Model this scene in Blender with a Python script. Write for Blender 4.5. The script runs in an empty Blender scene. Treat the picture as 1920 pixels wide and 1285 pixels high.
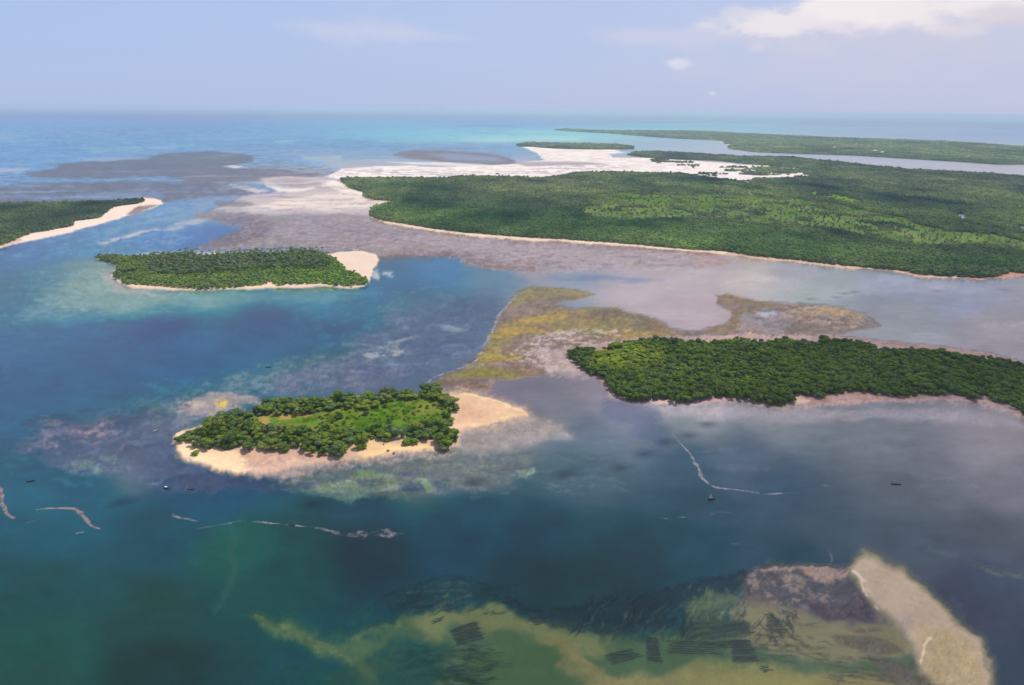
import bpy, math, random
import numpy as np
from mathutils import Vector, Matrix

random.seed(7)
rng = np.random.default_rng(11)
C = bpy.context.scene.collection
S = bpy.context.scene
R = math.radians

# ------------------------------------------------------------------ camera, sky, sun, exposure
W0, H0, CX, CY, FPX = 1920.0, 1285.0, 960.0, 642.5, 1288.0
ALT = 250.0
PITCH = math.atan((CY - 204.5) / FPX)
ROLL = R(0.66)
D = np.array([0, math.cos(PITCH), -math.sin(PITCH)])
RT0 = np.array([1.0, 0, 0])
UP0 = np.array([0, math.sin(PITCH), math.cos(PITCH)])
RT = math.cos(ROLL) * RT0 + math.sin(ROLL) * UP0
UP = -math.sin(ROLL) * RT0 + math.cos(ROLL) * UP0

cam_data = bpy.data.cameras.new('camera')
cam = bpy.data.objects.new('camera', cam_data)
C.objects.link(cam)
cam_data.sensor_width = 36.0
cam_data.lens = FPX / W0 * 36.0
cam_data.clip_start = 1.0
cam_data.clip_end = 400000.0
M = Matrix(((RT[0], UP[0], -D[0], 0), (RT[1], UP[1], -D[1], 0), (RT[2], UP[2], -D[2], ALT), (0, 0, 0, 1)))
cam.matrix_world = M
S.camera = cam

SUN_DIR = Vector((0.30, 0.42, 0.86)).normalized()          # towards the sun
SUN_EL = math.asin(SUN_DIR.z)
SUN_AZ = math.atan2(SUN_DIR.x, SUN_DIR.y)
sun_data = bpy.data.lights.new('sun', 'SUN')
sun_data.energy = 3.6
sun_data.angle = R(0.5)
sun_data.color = (1.0, 0.95, 0.87)
sun = bpy.data.objects.new('sun', sun_data)
sun.rotation_euler = (-SUN_DIR).to_track_quat('-Z', 'Y').to_euler()
C.objects.link(sun)

S.view_settings.view_transform = 'Standard'
S.view_settings.look = 'None'
S.view_settings.gamma = 1.0
S.view_settings.use_curve_mapping = False
S.view_settings.exposure = 0.0
S.cycles.volume_bounces = 1
S.cycles.max_bounces = 8
S.cycles.diffuse_bounces = 2
S.cycles.glossy_bounces = 2
S.cycles.transparent_max_bounces = 12
S.cycles.caustics_reflective = False
S.cycles.caustics_refractive = False
S.cycles.use_denoising = True
HAZE_DENSITY = 0.000056
HAZE_COL = (0.72, 0.88, 1.0)


class NT:
    """small helper to wire shader nodes"""
    def __init__(self, tree):
        self.t = tree
        for n in list(tree.nodes):
            tree.nodes.remove(n)

    def n(self, typ, **kw):
        nd = self.t.nodes.new(typ)
        for k, v in kw.items():
            if k.startswith('i_'):
                key = k[2:]
                key = int(key) if key.isdigit() else key.replace('_', ' ')
                self.set(nd.inputs[key], v)
            else:
                setattr(nd, k, v)
        return nd

    def set(self, sock, v):
        if isinstance(v, bpy.types.NodeSocket):
            self.t.links.new(v, sock)
        elif isinstance(v, bpy.types.Node):
            self.t.links.new(v.outputs[0], sock)
        else:
            sock.default_value = v

    def math(self, op, a, b=0.0, c=None, clamp=False):
        nd = self.t.nodes.new('ShaderNodeMath')
        nd.operation = op
        nd.use_clamp = clamp
        self.set(nd.inputs[0], a)
        self.set(nd.inputs[1], b)
        if c is not None:
            self.set(nd.inputs[2], c)
        return nd.outputs[0]

    def mixc(self, f, a, b, mode='MIX'):
        nd = self.t.nodes.new('ShaderNodeMix')
        nd.data_type = 'RGBA'
        nd.blend_type = mode
        self.set(nd.inputs[0], f)
        self.set(nd.inputs[6], a)
        self.set(nd.inputs[7], b)
        return nd.outputs[2]

    def ramp(self, v, lo, hi, a=0.0, b=1.0, smooth=True):
        nd = self.t.nodes.new('ShaderNodeMapRange')
        nd.interpolation_type = 'SMOOTHSTEP' if smooth else 'LINEAR'
        self.set(nd.inputs[0], v)
        for i, q in zip((1, 2, 3, 4), (lo, hi, a, b)):
            nd.inputs[i].default_value = q
        return nd.outputs[0]


def s2l(c):
    c = np.asarray(c, dtype=float) / 255.0
    return np.where(c <= 0.04045, c / 12.92, ((c + 0.055) / 1.055) ** 2.4)


world = bpy.data.worlds.new("World")
S.world = world
world.use_nodes = True
w = NT(world.node_tree)
sky = w.n('ShaderNodeTexSky', sky_type='NISHITA', sun_disc=False, sun_elevation=SUN_EL, sun_rotation=SUN_AZ,
          altitude=0.0, air_density=1.0, dust_density=1.5, ozone_density=2.0)
tc = w.n('ShaderNodeTexCoord')
sep = w.n('ShaderNodeSeparateXYZ', i_0=tc.outputs['Generated'])
az = w.math('MULTIPLY', w.math('ARCTAN2', sep.outputs[0], sep.outputs[1]), 180 / math.pi)
el = w.math('MULTIPLY', w.math('ARCSINE', sep.outputs[2]), 180 / math.pi)
SKYMUL = 0.08
skyc = w.mixc(1.0, sky, (SKYMUL, SKYMUL, SKYMUL, 1), 'MULTIPLY')
# thin lilac veil that whitens the sky towards the horizon, everywhere round the compass
veil = w.ramp(el, -2.0, 60.0, 0.93, 0.25)
azr = w.ramp(az, -45.0, 45.0, 0.0, 1.0)
veilc = w.mixc(azr, (*s2l((175, 199, 241)), 1), (*s2l((194, 204, 236)), 1))
low = w.ramp(el, 0.0, 7.0, 1.0, 0.0)
veilc2 = w.mixc(low, veilc, w.mixc(azr, (*s2l((180, 198, 236)), 1), (*s2l((193, 201, 230)), 1)))
base = w.mixc(veil, skyc, veilc2)
# clouds: noise on a flat layer overhead plus the ragged bank at the upper right
comb = w.n('ShaderNodeCombineXYZ', i_0=w.math('MULTIPLY', az, 0.10), i_1=w.math('MULTIPLY', el, 0.34), i_2=0.0)
n1 = w.n('ShaderNodeTexNoise', noise_dimensions='3D', i_Vector=comb.outputs[0], i_Scale=1.0, i_Detail=7.0, i_Roughness=0.55)
combw = w.n('ShaderNodeCombineXYZ', i_0=w.math('MULTIPLY', az, 0.32), i_1=w.math('MULTIPLY', el, 0.62), i_2=3.0)
n2 = w.n('ShaderNodeTexNoise', noise_dimensions='3D', i_Vector=combw.outputs[0], i_Scale=1.0, i_Detail=6.0, i_Roughness=0.5)


def puff(caz, cel, raz, rel, rag=0.9, soft=0.55):
    """soft ragged cloud around one direction: 0..1"""
    dx = w.math('DIVIDE', w.math('SUBTRACT', az, caz), raz)
    dy = w.math('DIVIDE', w.math('SUBTRACT', el, cel), rel)
    r = w.math('SQRT', w.math('ADD', w.math('MULTIPLY', dx, dx), w.math('MULTIPLY', dy, dy)))
    r = w.math('ADD', r, w.math('MULTIPLY', w.math('SUBTRACT', n2.outputs[0], 0.5), rag * 2))
    return w.ramp(r, 1.0 + soft * 0.3, 1.0 - soft, 0.0, 1.0)


def add_cloud(b, mask, col, a):
    return w.mixc(w.math('MULTIPLY', mask, a), b, (*s2l(col), 1))


wisps = w.ramp(n1.outputs[0], 0.52, 0.80)
high = w.ramp(el, 1.5, 12.0)
b = w.mixc(w.math('MULTIPLY', w.math('MULTIPLY', wisps, high), 0.26), base, (*s2l((222, 220, 234)), 1))


def sky_at(px, py):
    """compass and height angle of a spot of sky"""
    d = D + (px - CX) / FPX * RT - (py - CY) / FPX * UP
    d = d / np.linalg.norm(d)
    return math.degrees(math.atan2(d[0], d[1])), math.degrees(math.asin(d[2]))


for (px_, py_, rx_, ry_, rag_, soft_, col_, a_) in [
        (1650, 95, 420, 75, .8, .95, (204, 205, 226), .60), (1780, 60, 260, 60, .8, .9, (206, 206, 224), .6), (1850, 150, 300, 60, .7, .95, (198, 201, 225), .5),
        (1250, 72, 130, 20, .9, .9, (206, 209, 230), .75), (1500, 78, 120, 26, .9, .9, (208, 208, 226), .6), (1560, 34, 190, 30, 1.0, .5, (228, 223, 232), 1.0),
        (1610, 20, 140, 26, 1.0, .5, (243, 236, 239), .95), (1460, 42, 80, 22, 1.0, .5, (236, 230, 236), .85), (1850, 12, 150, 28, 1.0, .5, (240, 233, 236), .95), (1900, 32, 100, 22, .9, .7, (214, 209, 220), .8),
        (1385, 25, 40, 16, 1.0, .6, (218, 218, 232), .8), (1820, 55, 45, 14, .9, .8, (222, 218, 228), .7), (1420, 90, 24, 14, .9, .8, (212, 212, 228), .7),
        (1268, 119, 26, 13, .8, .7, (222, 222, 234), .85), (1336, 176, 8, 6, .6, .8, (212, 214, 232), .8),
        (690, 58, 125, 26, .8, .8, (203, 208, 232), .85), (800, 70, 110, 10, .8, .9, (198, 206, 233), .6), (900, 105, 260, 30, .8, .95, (186, 200, 234), .5)]:
    ca_, ce_ = sky_at(px_, py_)
    b = add_cloud(b, puff(ca_, ce_, rx_ * .042, ry_ * .040, rag_, soft_), col_, a_)
# the broken cloud carries on above the picture
comb3 = w.n('ShaderNodeVectorMath', operation='SCALE', i_0=tc.outputs['Generated'], i_Scale=3.2)
n3 = w.n('ShaderNodeTexNoise', noise_dimensions='3D', i_Vector=comb3.outputs[0], i_Scale=1.0, i_Detail=6.0, i_Roughness=0.55)
over = w.math('MULTIPLY', w.ramp(n3.outputs[0], 0.47, 0.62), w.ramp(el, 10.0, 20.0))
b = w.mixc(w.math('MULTIPLY', over, 0.38), b, (*s2l((232, 229, 236)), 1))
bg = w.n('ShaderNodeBackground', i_Color=b, i_Strength=1.0)
wo = w.n('ShaderNodeOutputWorld', i_Surface=bg)


# ------------------------------------------------------------------ plan geometry helpers
def unproj(px, py, z=0.0):
    px = np.asarray(px, float); py = np.asarray(py, float)
    xc = (px - CX) / FPX; yc = -(py - CY) / FPX
    d = D[None, :] + xc.reshape(-1, 1) * RT[None, :] + yc.reshape(-1, 1) * UP[None, :]
    t = (z - ALT) / d[:, 2]
    return d[:, 0] * t, d[:, 1] * t


def proj(x, y, z):
    v = np.stack([x, y, np.asarray(z) - ALT + 0 * x], -1)
    c = v @ D
    c = np.where(c < 20.0, 20.0, c)
    return CX + FPX * (v @ RT) / c, CY - FPX * (v @ UP) / c


def at(px, py, z=0.0):
    x, y = unproj([px], [py], z)
    return float(x[0]), float(y[0])


TAB = [rng.random((256, 256)) for _ in range(8)]


def vnoise(x, y, seed=0):
    xi = np.floor(x).astype(np.int64); yi = np.floor(y).astype(np.int64)
    fx = x - xi; fy = y - yi
    fx = fx * fx * (3 - 2 * fx); fy = fy * fy * (3 - 2 * fy)
    T = TAB[seed % 8]
    a = T[xi & 255, yi & 255]; b_ = T[(xi + 1) & 255, yi & 255]
    c = T[xi & 255, (yi + 1) & 255]; d = T[(xi + 1) & 255, (yi + 1) & 255]
    return (a * (1 - fx) + b_ * fx) * (1 - fy) + (c * (1 - fx) + d * fx) * fy


def fbm(x, y, seed=0, octv=4, gain=0.55):
    s = 0; amp = 1.0; tot = 0
    for o in range(octv):
        s = s + amp * vnoise(x * 2.03 ** o + 17.3 * o + seed * 5.7, y * 2.03 ** o - 9.1 * o + seed * 3.1, seed + o)
        tot += amp; amp *= gain
    return s / tot


def sstep(x, lo, hi):
    t = np.clip((x - lo) / (hi - lo), 0, 1)
    return t * t * (3 - 2 * t)


def sdf(poly, x, y):
    """signed distance in plan units, positive inside"""
    P = np.asarray(poly, float)
    d2 = np.full(x.shape, 1e18)
    inside = np.zeros(x.shape, bool)
    n = len(P)
    for i in range(n):
        ax, ay = P[i]; bx, by = P[(i + 1) % n]
        ex, ey = bx - ax, by - ay
        wx, wy = x - ax, y - ay
        L = ex * ex + ey * ey + 1e-9
        t = np.clip((wx * ex + wy * ey) / L, 0, 1)
        dx = wx - ex * t; dy = wy - ey * t
        d2 = np.minimum(d2, dx * dx + dy * dy)
        cond = ((ay > y) != (by > y))
        if abs(ey) > 1e-12:
            inside ^= cond & (x < ex * (y - ay) / ey + ax)
    d = np.sqrt(d2)
    return np.where(inside, d, -d)


def inside(poly, x, y):
    P = np.asarray(poly, float)
    r = np.zeros(x.shape, bool)
    for i in range(len(P)):
        ax, ay = P[i]; bx, by = P[(i + 1) % len(P)]
        if ay == by:
            continue
        r ^= ((ay > y) != (by > y)) & (x < (bx - ax) * (y - ay) / (by - ay) + ax)
    return r

# ------------------------------------------------------------------ outlines, surveyed on the photograph and laid on the ground
LEFT_WOOD = [(-260, 395), (-60, 383), (0, 381), (60, 380), (120, 379), (180, 378), (240, 374), (268, 372), (270, 377), (262, 381),
             (235, 384), (212, 388), (195, 400), (188, 408), (165, 411), (140, 414), (133, 424), (100, 430), (60, 437),
             (35, 446), (0, 460), (-60, 475), (-260, 520)]
LEFT_BEACH = [(-260, 540), (-60, 486), (0, 466), (15, 461), (60, 452), (100, 444), (150, 431), (200, 417), (240, 404), (285, 392),
              (308, 382), (305, 376), (290, 373), (268, 372), (240, 375), (180, 379), (-60, 385), (-260, 397)]
PALM_ISLE = [(180, 478), (195, 476), (230, 478), (270, 477), (300, 474), (330, 471), (360, 470), (375, 476), (400, 475),
             (430, 471), (470, 469), (520, 469), (550, 466), (575, 465), (605, 470), (625, 481), (640, 493), (650, 505),
             (670, 513), (685, 519), (690, 527), (684, 533), (660, 537), (640, 536), (600, 531), (560, 533), (520, 535),
             (508, 528), (500, 533), (470, 537), (400, 541), (370, 542), (340, 540), (300, 536), (260, 534), (235, 532),
             (225, 523), (214, 522), (213, 512), (220, 502), (228, 497), (215, 494), (195, 488), (182, 485)]
PALM_BEACH = [(178, 487), (185, 482), (230, 483), (330, 478), (480, 474), (600, 476), (622, 477), (640, 473), (680, 472), (705, 478), (712, 490),
              (700, 505), (694, 520), (693, 529), (685, 537), (655, 541), (600, 538), (560, 539), (500, 541), (430, 544), (370, 546), (310, 543),
              (250, 539), (222, 530), (205, 521), (212, 510), (222, 499), (200, 491)]
NEAR_ISLE = [(331, 824), (338, 812), (350, 805), (375, 798), (395, 790), (400, 782), (420, 773), (450, 768), (485, 764),
             (500, 750), (515, 745), (545, 743), (575, 747), (610, 742), (640, 740), (680, 736), (720, 732), (760, 730),
             (780, 733), (783, 742), (788, 738), (790, 726), (800, 719), (815, 720), (830, 730), (834, 740), (850, 742),
             (858, 752), (860, 765), (850, 775), (845, 790), (838, 797), (842, 805), (855, 815), (858, 830), (848, 838),
             (830, 842), (820, 838), (816, 822), (800, 820), (790, 833), (765, 833), (760, 823), (740, 822), (725, 828),
             (712, 828), (700, 820), (695, 830), (688, 838), (670, 842), (655, 832), (645, 845), (640, 852), (615, 856),
             (590, 855), (575, 848), (565, 838), (545, 842), (520, 842), (490, 845), (460, 843), (445, 835), (440, 838),
             (415, 842), (385, 842), (372, 838), (362, 828), (356, 826), (345, 832), (333, 830)]
NEAR_MEADOW = [(455, 792), (480, 783), (540, 780), (590, 778), (640, 768), (700, 765), (745, 752), (800, 748), (832, 752), (838, 772),
               (822, 796), (780, 806), (700, 812), (650, 818), (600, 814), (560, 806), (510, 808), (490, 800)]
NEAR_BEACH = [(322, 832), (326, 820), (340, 808), (375, 800), (400, 788), (500, 766), (640, 752), (780, 745), (840, 748), (862, 752), (862, 800),
              (856, 815), (860, 832), (845, 842), (800, 846), (760, 852), (700, 856), (640, 864), (570, 874), (500, 888), (440, 889),
              (400, 880), (360, 868), (332, 852)]
SPIT = [(835, 742), (862, 738), (890, 742), (930, 752), (960, 763), (985, 773), (990, 778), (965, 785), (930, 791),
        (890, 799), (860, 808), (842, 815), (835, 800), (846, 775)]
MANGROVE = [(1059, 663), (1063, 656), (1080, 650), (1110, 649), (1122, 653), (1130, 648), (1155, 638), (1180, 636), (1200, 632),
            (1215, 634), (1240, 632), (1280, 635), (1320, 637), (1360, 637), (1375, 632), (1400, 632), (1412, 638), (1450, 638),
            (1470, 631), (1490, 634), (1510, 637), (1535, 637), (1540, 630), (1560, 634), (1600, 636), (1630, 641), (1650, 650),
            (1690, 652), (1710, 654), (1730, 656), (1760, 655), (1800, 661), (1830, 665), (1850, 668), (1880, 672), (1920, 682),
            (1980, 695), (2200, 730), (2200, 860), (1980, 800), (1920, 773), (1900, 762), (1885, 755), (1860, 750), (1845, 742), (1828, 748), (1800, 740),
            (1780, 737), (1760, 740), (1720, 737), (1705, 744), (1670, 742), (1640, 738), (1610, 733), (1590, 732), (1570, 738),
            (1540, 744), (1520, 743), (1495, 736), (1490, 750), (1460, 759), (1430, 754), (1405, 748), (1370, 745), (1350, 743),
            (1320, 748), (1290, 752), (1260, 752), (1250, 745), (1235, 745), (1210, 750), (1190, 750), (1165, 743), (1150, 738),
            (1147, 728), (1140, 718), (1130, 706), (1110, 702), (1095, 690), (1080, 680), (1068, 672)]
MUD_BANK = [(1052, 664), (1068, 678), (1085, 690), (1112, 708), (1133, 722), (1143, 742), (1180, 755), (1230, 760), (1300, 760),
            (1400, 756), (1440, 763), (1500, 766), (1560, 761), (1620, 756), (1700, 752), (1780, 752), (1850, 760), (1890, 776),
            (1920, 785), (2200, 880), (2200, 715), (1990, 695), (1920, 677), (1850, 661), (1780, 651), (1700, 643), (1620, 635), (1560, 629),
            (1480, 627), (1400, 626), (1300, 631), (1200, 630), (1120, 642), (1062, 652)]
BIG_WOOD = [(640, 333), (700, 333), (790, 333), (840, 334), (850, 330), (900, 330), (960, 331), (1010, 333), (1060, 328), (1080, 323),
            (1150, 322), (1280, 325), (1320, 331), (1380, 338), (1404, 344), (1410, 336), (1440, 335), (1480, 336), (1500, 336),
            (1545, 326), (1560, 321), (1530, 317), (1480, 313), (1400, 307), (1350, 301), (1230, 297), (1170, 290), (1190, 285), (1230, 284),
            (1280, 286), (1340, 290), (1400, 293), (1480, 294), (1560, 302), (1640, 311), (1700, 317), (1760, 320), (1850, 325),
            (1920, 330), (2400, 350), (2400, 560), (1990, 520), (1960, 512), (1920, 512), (1892, 508), (1880, 515), (1850, 520), (1800, 518), (1720, 514),
            (1700, 507), (1680, 505), (1620, 500), (1600, 498), (1560, 495), (1500, 487), (1440, 482), (1400, 477), (1360, 470),
            (1280, 466), (1200, 458), (1130, 453), (1060, 448), (1000, 445), (930, 440), (860, 434), (800, 426), (760, 419),
            (720, 413), (695, 405), (692, 396), (702, 386), (720, 382), (745, 376), (700, 373), (680, 367), (683, 360), (655, 352),
            (642, 340)]
BIG_MEADOW = [(1110, 366), (1180, 361), (1260, 362), (1340, 364), (1400, 366), (1480, 372), (1550, 380), (1600, 390), (1640, 400), (1700, 410),
              (1720, 422), (1780, 435), (1860, 440), (1925, 455), (1920, 462), (1860, 458), (1800, 462), (1740, 465), (1690, 458), (1620, 445),
              (1560, 432), (1480, 425), (1400, 418), (1300, 410), (1200, 414), (1110, 410), (1085, 395), (1110, 384)]
MEADOW2 = [(1500, 363), (1530, 359), (1580, 368), (1620, 378), (1600, 384), (1550, 374)]
NORTH_WOOD = [(968, 271), (985, 267), (1040, 268), (1100, 269), (1150, 270), (1190, 274), (1186, 279), (1120, 280), (1060, 279),
              (1000, 275), (975, 274)]
FAR_WOOD = [(1033, 243), (1060, 241), (1120, 244), (1250, 245), (1300, 245), (1400, 250), (1500, 255), (1560, 258), (1700, 262),
            (1800, 266), (1920, 275), (2400, 300), (2400, 335), (1920, 308), (1870, 308), (1800, 303), (1700, 297), (1600, 291), (1500, 288),
            (1420, 285), (1370, 279), (1360, 268), (1340, 262), (1280, 260), (1220, 256), (1150, 250), (1090, 247)]
WHITE_SAND = [(985, 277), (1050, 278), (1150, 281), (1175, 286), (1140, 290), (1150, 295), (1230, 297), (1350, 304), (1400, 309),
              (1480, 314), (1560, 320), (1540, 328), (1480, 334), (1415, 336), (1405, 344), (1385, 339), (1330, 334), (1280, 328), (1150, 325),
              (1080, 326), (1060, 331), (1010, 336), (960, 334), (850, 333), (840, 337), (640, 337), (610, 332), (640, 318), (700, 312),
              (760, 310), (830, 314), (880, 312), (960, 308), (1020, 300), (1010, 290)]

# ------------------------------------------------------------------ the plan grid (finer near the horizon line, coarse far outside)
rows = np.concatenate([np.linspace(206.0, 216, 24), np.linspace(216.6, 350, 200), np.linspace(351.6, 1400, 560)])
Yr = []
for v in rows:                                             # ground distance straight ahead for each row
    yc = -(v - CY) / FPX
    d = D + yc * UP0
    Yr.append(float(d[1] * ALT / -d[2]))
Yr = np.array(Yr)
depth_r = Yr * math.cos(PITCH) + ALT * math.sin(PITCH)
far = np.array([Yr[0] * 1.02])
near = np.array([120.0, 0.0, -400.0, -2000.0, -8000.0, -40000.0])
Yall = np.concatenate([Yr, near])
Dall = np.concatenate([depth_r, np.full(len(near), depth_r[-1])])
u_in = np.linspace(-0.93, 0.93, 1120)
u_out = np.array([1.0, 1.15, 1.4, 2.0, 3.5, 8.0, 25.0, 100.0])
U = np.concatenate([-u_out[::-1], u_in, u_out])
Y = np.repeat(Yall[:, None], len(U), 1)
X = np.clip(U[None, :] * Dall[:, None], -60000, 60000)
NR, NC = X.shape
PX, PY = proj(X.ravel(), Y.ravel(), 0.0)
PX = np.clip(PX, -900, 2800).reshape(NR, NC)
PY = np.clip(np.where(Y < 200, 1420, PY.reshape(NR, NC)), 0, 1420)
XX, YY = X, Y
# scale-free plan coordinates for tidal texture (cells grow with distance like real bars and flats seen over kilometres)
DIST = np.sqrt(X * X + Y * Y + ALT * ALT)
LS = np.log(np.clip(Y, 100, None)) * 9.0
LT = X / np.clip(Y, 100, None) * 9.0

APP = np.zeros((NR, NC, 3))
WAT = np.ones((NR, NC))            # water opacity above 0, dry height below 0
WET = np.ones((NR, NC))
GRN = np.full((NR, NC), .25)           # how grainy the cover is

# water and wet-flat colours, spot by spot
SPOTS = [(100,235,135,170,215),(960,235,140,172,215),(1800,240,160,178,215),(100,280,125,165,212),(60,330,130,165,212),(500,250,135,175,216),(560,300,140,170,212),
(380,255,128,166,212),(300,245,130,165,210),(800,255,130,195,220),(950,258,160,212,226),(1050,252,150,205,222),(700,270,120,160,205),(850,275,140,165,205),(650,290,150,170,205),
(1200,265,165,185,212),(1400,285,180,188,215),(1600,298,180,185,212),(1880,318,185,186,208),(1920,245,155,175,215),(350,400,130,160,203),(300,440,110,145,195),(390,440,108,138,190),
(420,400,140,165,200),(60,480,98,136,182),(150,470,105,145,185),(100,520,108,142,172),(250,560,125,160,170),(180,540,150,168,175),(160,510,150,160,175),(100,585,90,130,165),(20,560,95,130,165),(400,565,110,155,175),(600,560,85,140,175),
(760,530,75,125,170),(820,500,90,135,185),(700,550,80,122,168),(300,610,42,108,152),(150,620,58,118,158),(500,600,54,110,148),(300,680,36,104,145),(200,720,42,108,145),(20,700,45,110,148),
(640,560,80,122,156),(750,570,96,125,152),(600,650,78,108,136),(800,620,98,118,150),(700,690,92,106,138),(50,800,38,104,140),(50,900,33,95,123),(150,910,34,90,118),
(400,945,34,82,112),(100,1000,36,90,113),(300,1000,28,80,100),(100,1100,40,80,90),(100,1200,43,82,84),(60,1270,46,80,80),(300,1150,33,75,80),(300,1250,28,62,70),
(440,1020,42,88,85),(550,1060,28,75,82),(700,1040,8,60,76),(700,950,25,72,93),(900,950,38,75,98),(850,1020,28,70,92),(1000,1000,32,70,90),(1000,1080,25,62,75),
(1150,1100,22,63,73),(1200,1050,30,65,82),(1300,1010,45,75,95),(1300,950,58,82,103),(1300,860,70,92,118),(1450,920,68,88,114),(1400,850,90,104,130),(1450,790,132,136,150),(1320,800,125,130,145),
(1650,840,122,127,143),(1700,920,99,106,124),(1850,840,144,139,157),(1880,920,119,118,138),(1750,880,118,120,138),(1850,1000,85,93,113),(1700,1010,80,91,110),(1550,990,73,90,110),(1500,1040,50,75,95),(1850,1100,72,82,108),
(1800,1150,68,74,95),(1900,1250,62,74,95),(960,820,110,116,130),(1100,810,95,108,132),(1050,760,118,120,142),(1150,740,138,132,156),(970,735,116,112,138),(1100,720,132,126,148),(1080,870,72,92,112),(900,890,84,96,108),(950,900,60,85,105),
(1300,520,180,174,190),(1400,520,194,186,194),(1500,540,165,172,188),(1800,560,150,158,193),(1700,600,160,162,180),(1850,630,162,155,175),(1200,540,182,172,190),(1000,505,150,142,162),
(1300,580,175,160,180),(1350,500,180,170,188),(1500,510,150,158,185),(1700,540,150,158,192),(800,460,158,145,165),(1000,460,165,150,168),(1200,475,160,148,165),(600,390,190,172,185),(950,515,110,140,175),(1060,520,130,150,180),
(230,750,60,105,135),(300,800,90,108,135),(180,830,95,108,132),(100,830,75,100,130),(250,880,88,104,122),(320,900,58,78,108),(420,905,62,76,108),(750,900,85,98,105),]
num = np.zeros((NR, NC, 3)); den = np.zeros((NR, NC))
for (sx, sy, r_, g_, b_) in SPOTS:
    if sy > 480:
        b_ = b_ * .95
    if sy > 740:
        r_, g_, b_ = r_ * .95, g_ * .95, b_ * .95
    k = 1.0 + max(0, (500 - sy)) / 90.0                     # spots reach far sideways on the distant flats
    q = 1.0 / (((PX - sx) / k) ** 2 + ((PY - sy) * (1.0 + max(0, 620 - sy) / 150.0)) ** 2 * 1.6 + 1500.0) ** 2.0
    den += q
    num += q[..., None] * np.array([r_, g_, b_], float)
APP = num / den[..., None]
COLUMN = APP.copy()

wxa = (fbm(LT * 3, LS * 3, 1, 5) - 0.5) * 2
wya = (fbm(LT * 3, LS * 3, 2, 5) - 0.5) * 2
wxb = (fbm(XX / 14, YY / 14, 3, 4) - 0.5) * 2
wyb = (fbm(XX / 14, YY / 14, 4, 4) - 0.5) * 2
SPK = fbm(XX / 7, YY / 7, 5, 4, 0.7)                       # fine speckle of weed clumps
STK = fbm(LT * 10, LS * 14, 6, 5, 0.6)                     # streaky tidal banding
STK2 = fbm(LT * 4 + 3, LS * 9, 7, 5, 0.6)

FINE = fbm(LT * 32, LS * 12, 3, 4, .75)                     # fine grain, flattened with distance like the real thing
FINE2 = fbm(LT * 9, LS * 9, 4, 5, .7)
FRAY = (FINE - .5) * 1.1 + (FINE2 - .5) * 2.2


def paint(poly, col=None, w=None, wet=None, a=1.0, soft=4.0, warp=5.0, grow=0.0, tex=None, lift=0.0, fray=.45, grain=None):
    """lay one patch of ground cover on the plan; tex = (noise field, low, high) breaks it up"""
    P = np.asarray(poly, float)
    mg = soft + warp * 1.3 + abs(grow) + 4
    x0, y0 = P.min(0) - mg; x1, y1 = P.max(0) + mg
    m = (PX > x0) & (PX < x1) & (PY > y0) & (PY < y1)
    if not m.any():
        return
    sy = np.clip(PY[m] - 205, 4, 300) / 300.0               # flatten edge noise with distance
    sc = 0.25 + 0.75 * sy
    qx = PX[m] + warp * (wxa[m] * 1.6 + wxb[m] * 0.5) * sc * 2.0
    qy = PY[m] + warp * (wya[m] * 1.6 + wyb[m] * 0.5) * sc
    d = sdf(P, qx, qy) + grow
    if lift:                                                # trees on it hide this much of the ground behind them
        d = np.minimum(d, sdf(P, qx, qy - lift * FPX / DIST[m]))
    d = d + FRAY[m] * (min(soft, 6.0) * 2.2 + 1.5) * np.clip((PY[m] - 230) / 260, .12, 1) * fray
    al = sstep(d, -soft, soft) * a
    if tex is not None:
        al = al * sstep(tex[0][m], tex[1], tex[2])
    if col is not None:
        if grain is None:                                   # pale sand is smooth, weed is rough
            gq = float(np.clip((200 - np.mean(col)) / 70, .05, 1))
        else:
            gq = grain
        GRN[m] = GRN[m] * (1 - al) + al * gq
        APP[m] = APP[m] * (1 - al[:, None]) + al[:, None] * np.asarray(col, float)
    if w is not None:
        WAT[m] = WAT[m] * (1 - al) + al * w
    if wet is not None:
        WET[m] = WET[m] * (1 - al) + al * wet


def line(pts, hw):
    """a band of half width hw round a broken line"""
    L = []; Rr = []
    P = [np.array(p, float) for p in pts]
    for i, p in enumerate(P):
        t = P[min(i + 1, len(P) - 1)] - P[max(i - 1, 0)]
        t = t / (np.linalg.norm(t) + 1e-9)
        nrm = np.array([-t[1], t[0]])
        h = hw if np.isscalar(hw) else hw[i]
        L.append(tuple(p + nrm * h)); Rr.append(tuple(p - nrm * h))
    return L + Rr[::-1]


SHAL = 0.35
VILL = []
BIGP = [(-900, 240), (1060, 240), (1000, 300), (640, 320), (420, 400), (330, 470), (-900, 520)]
paint(BIGP, (172, 186, 222), a=.55, soft=6, tex=(STK, .50, .66), grain=.2)
paint(BIGP, (98, 146, 202), a=.50, soft=6, tex=(STK2, .53, .68), grain=.2)
paint(BIGP, (150, 192, 212), a=.35, soft=6, tex=(fbm(LT * 5, LS * 11, 1, 5, .6), .55, .66), grain=.2)
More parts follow.
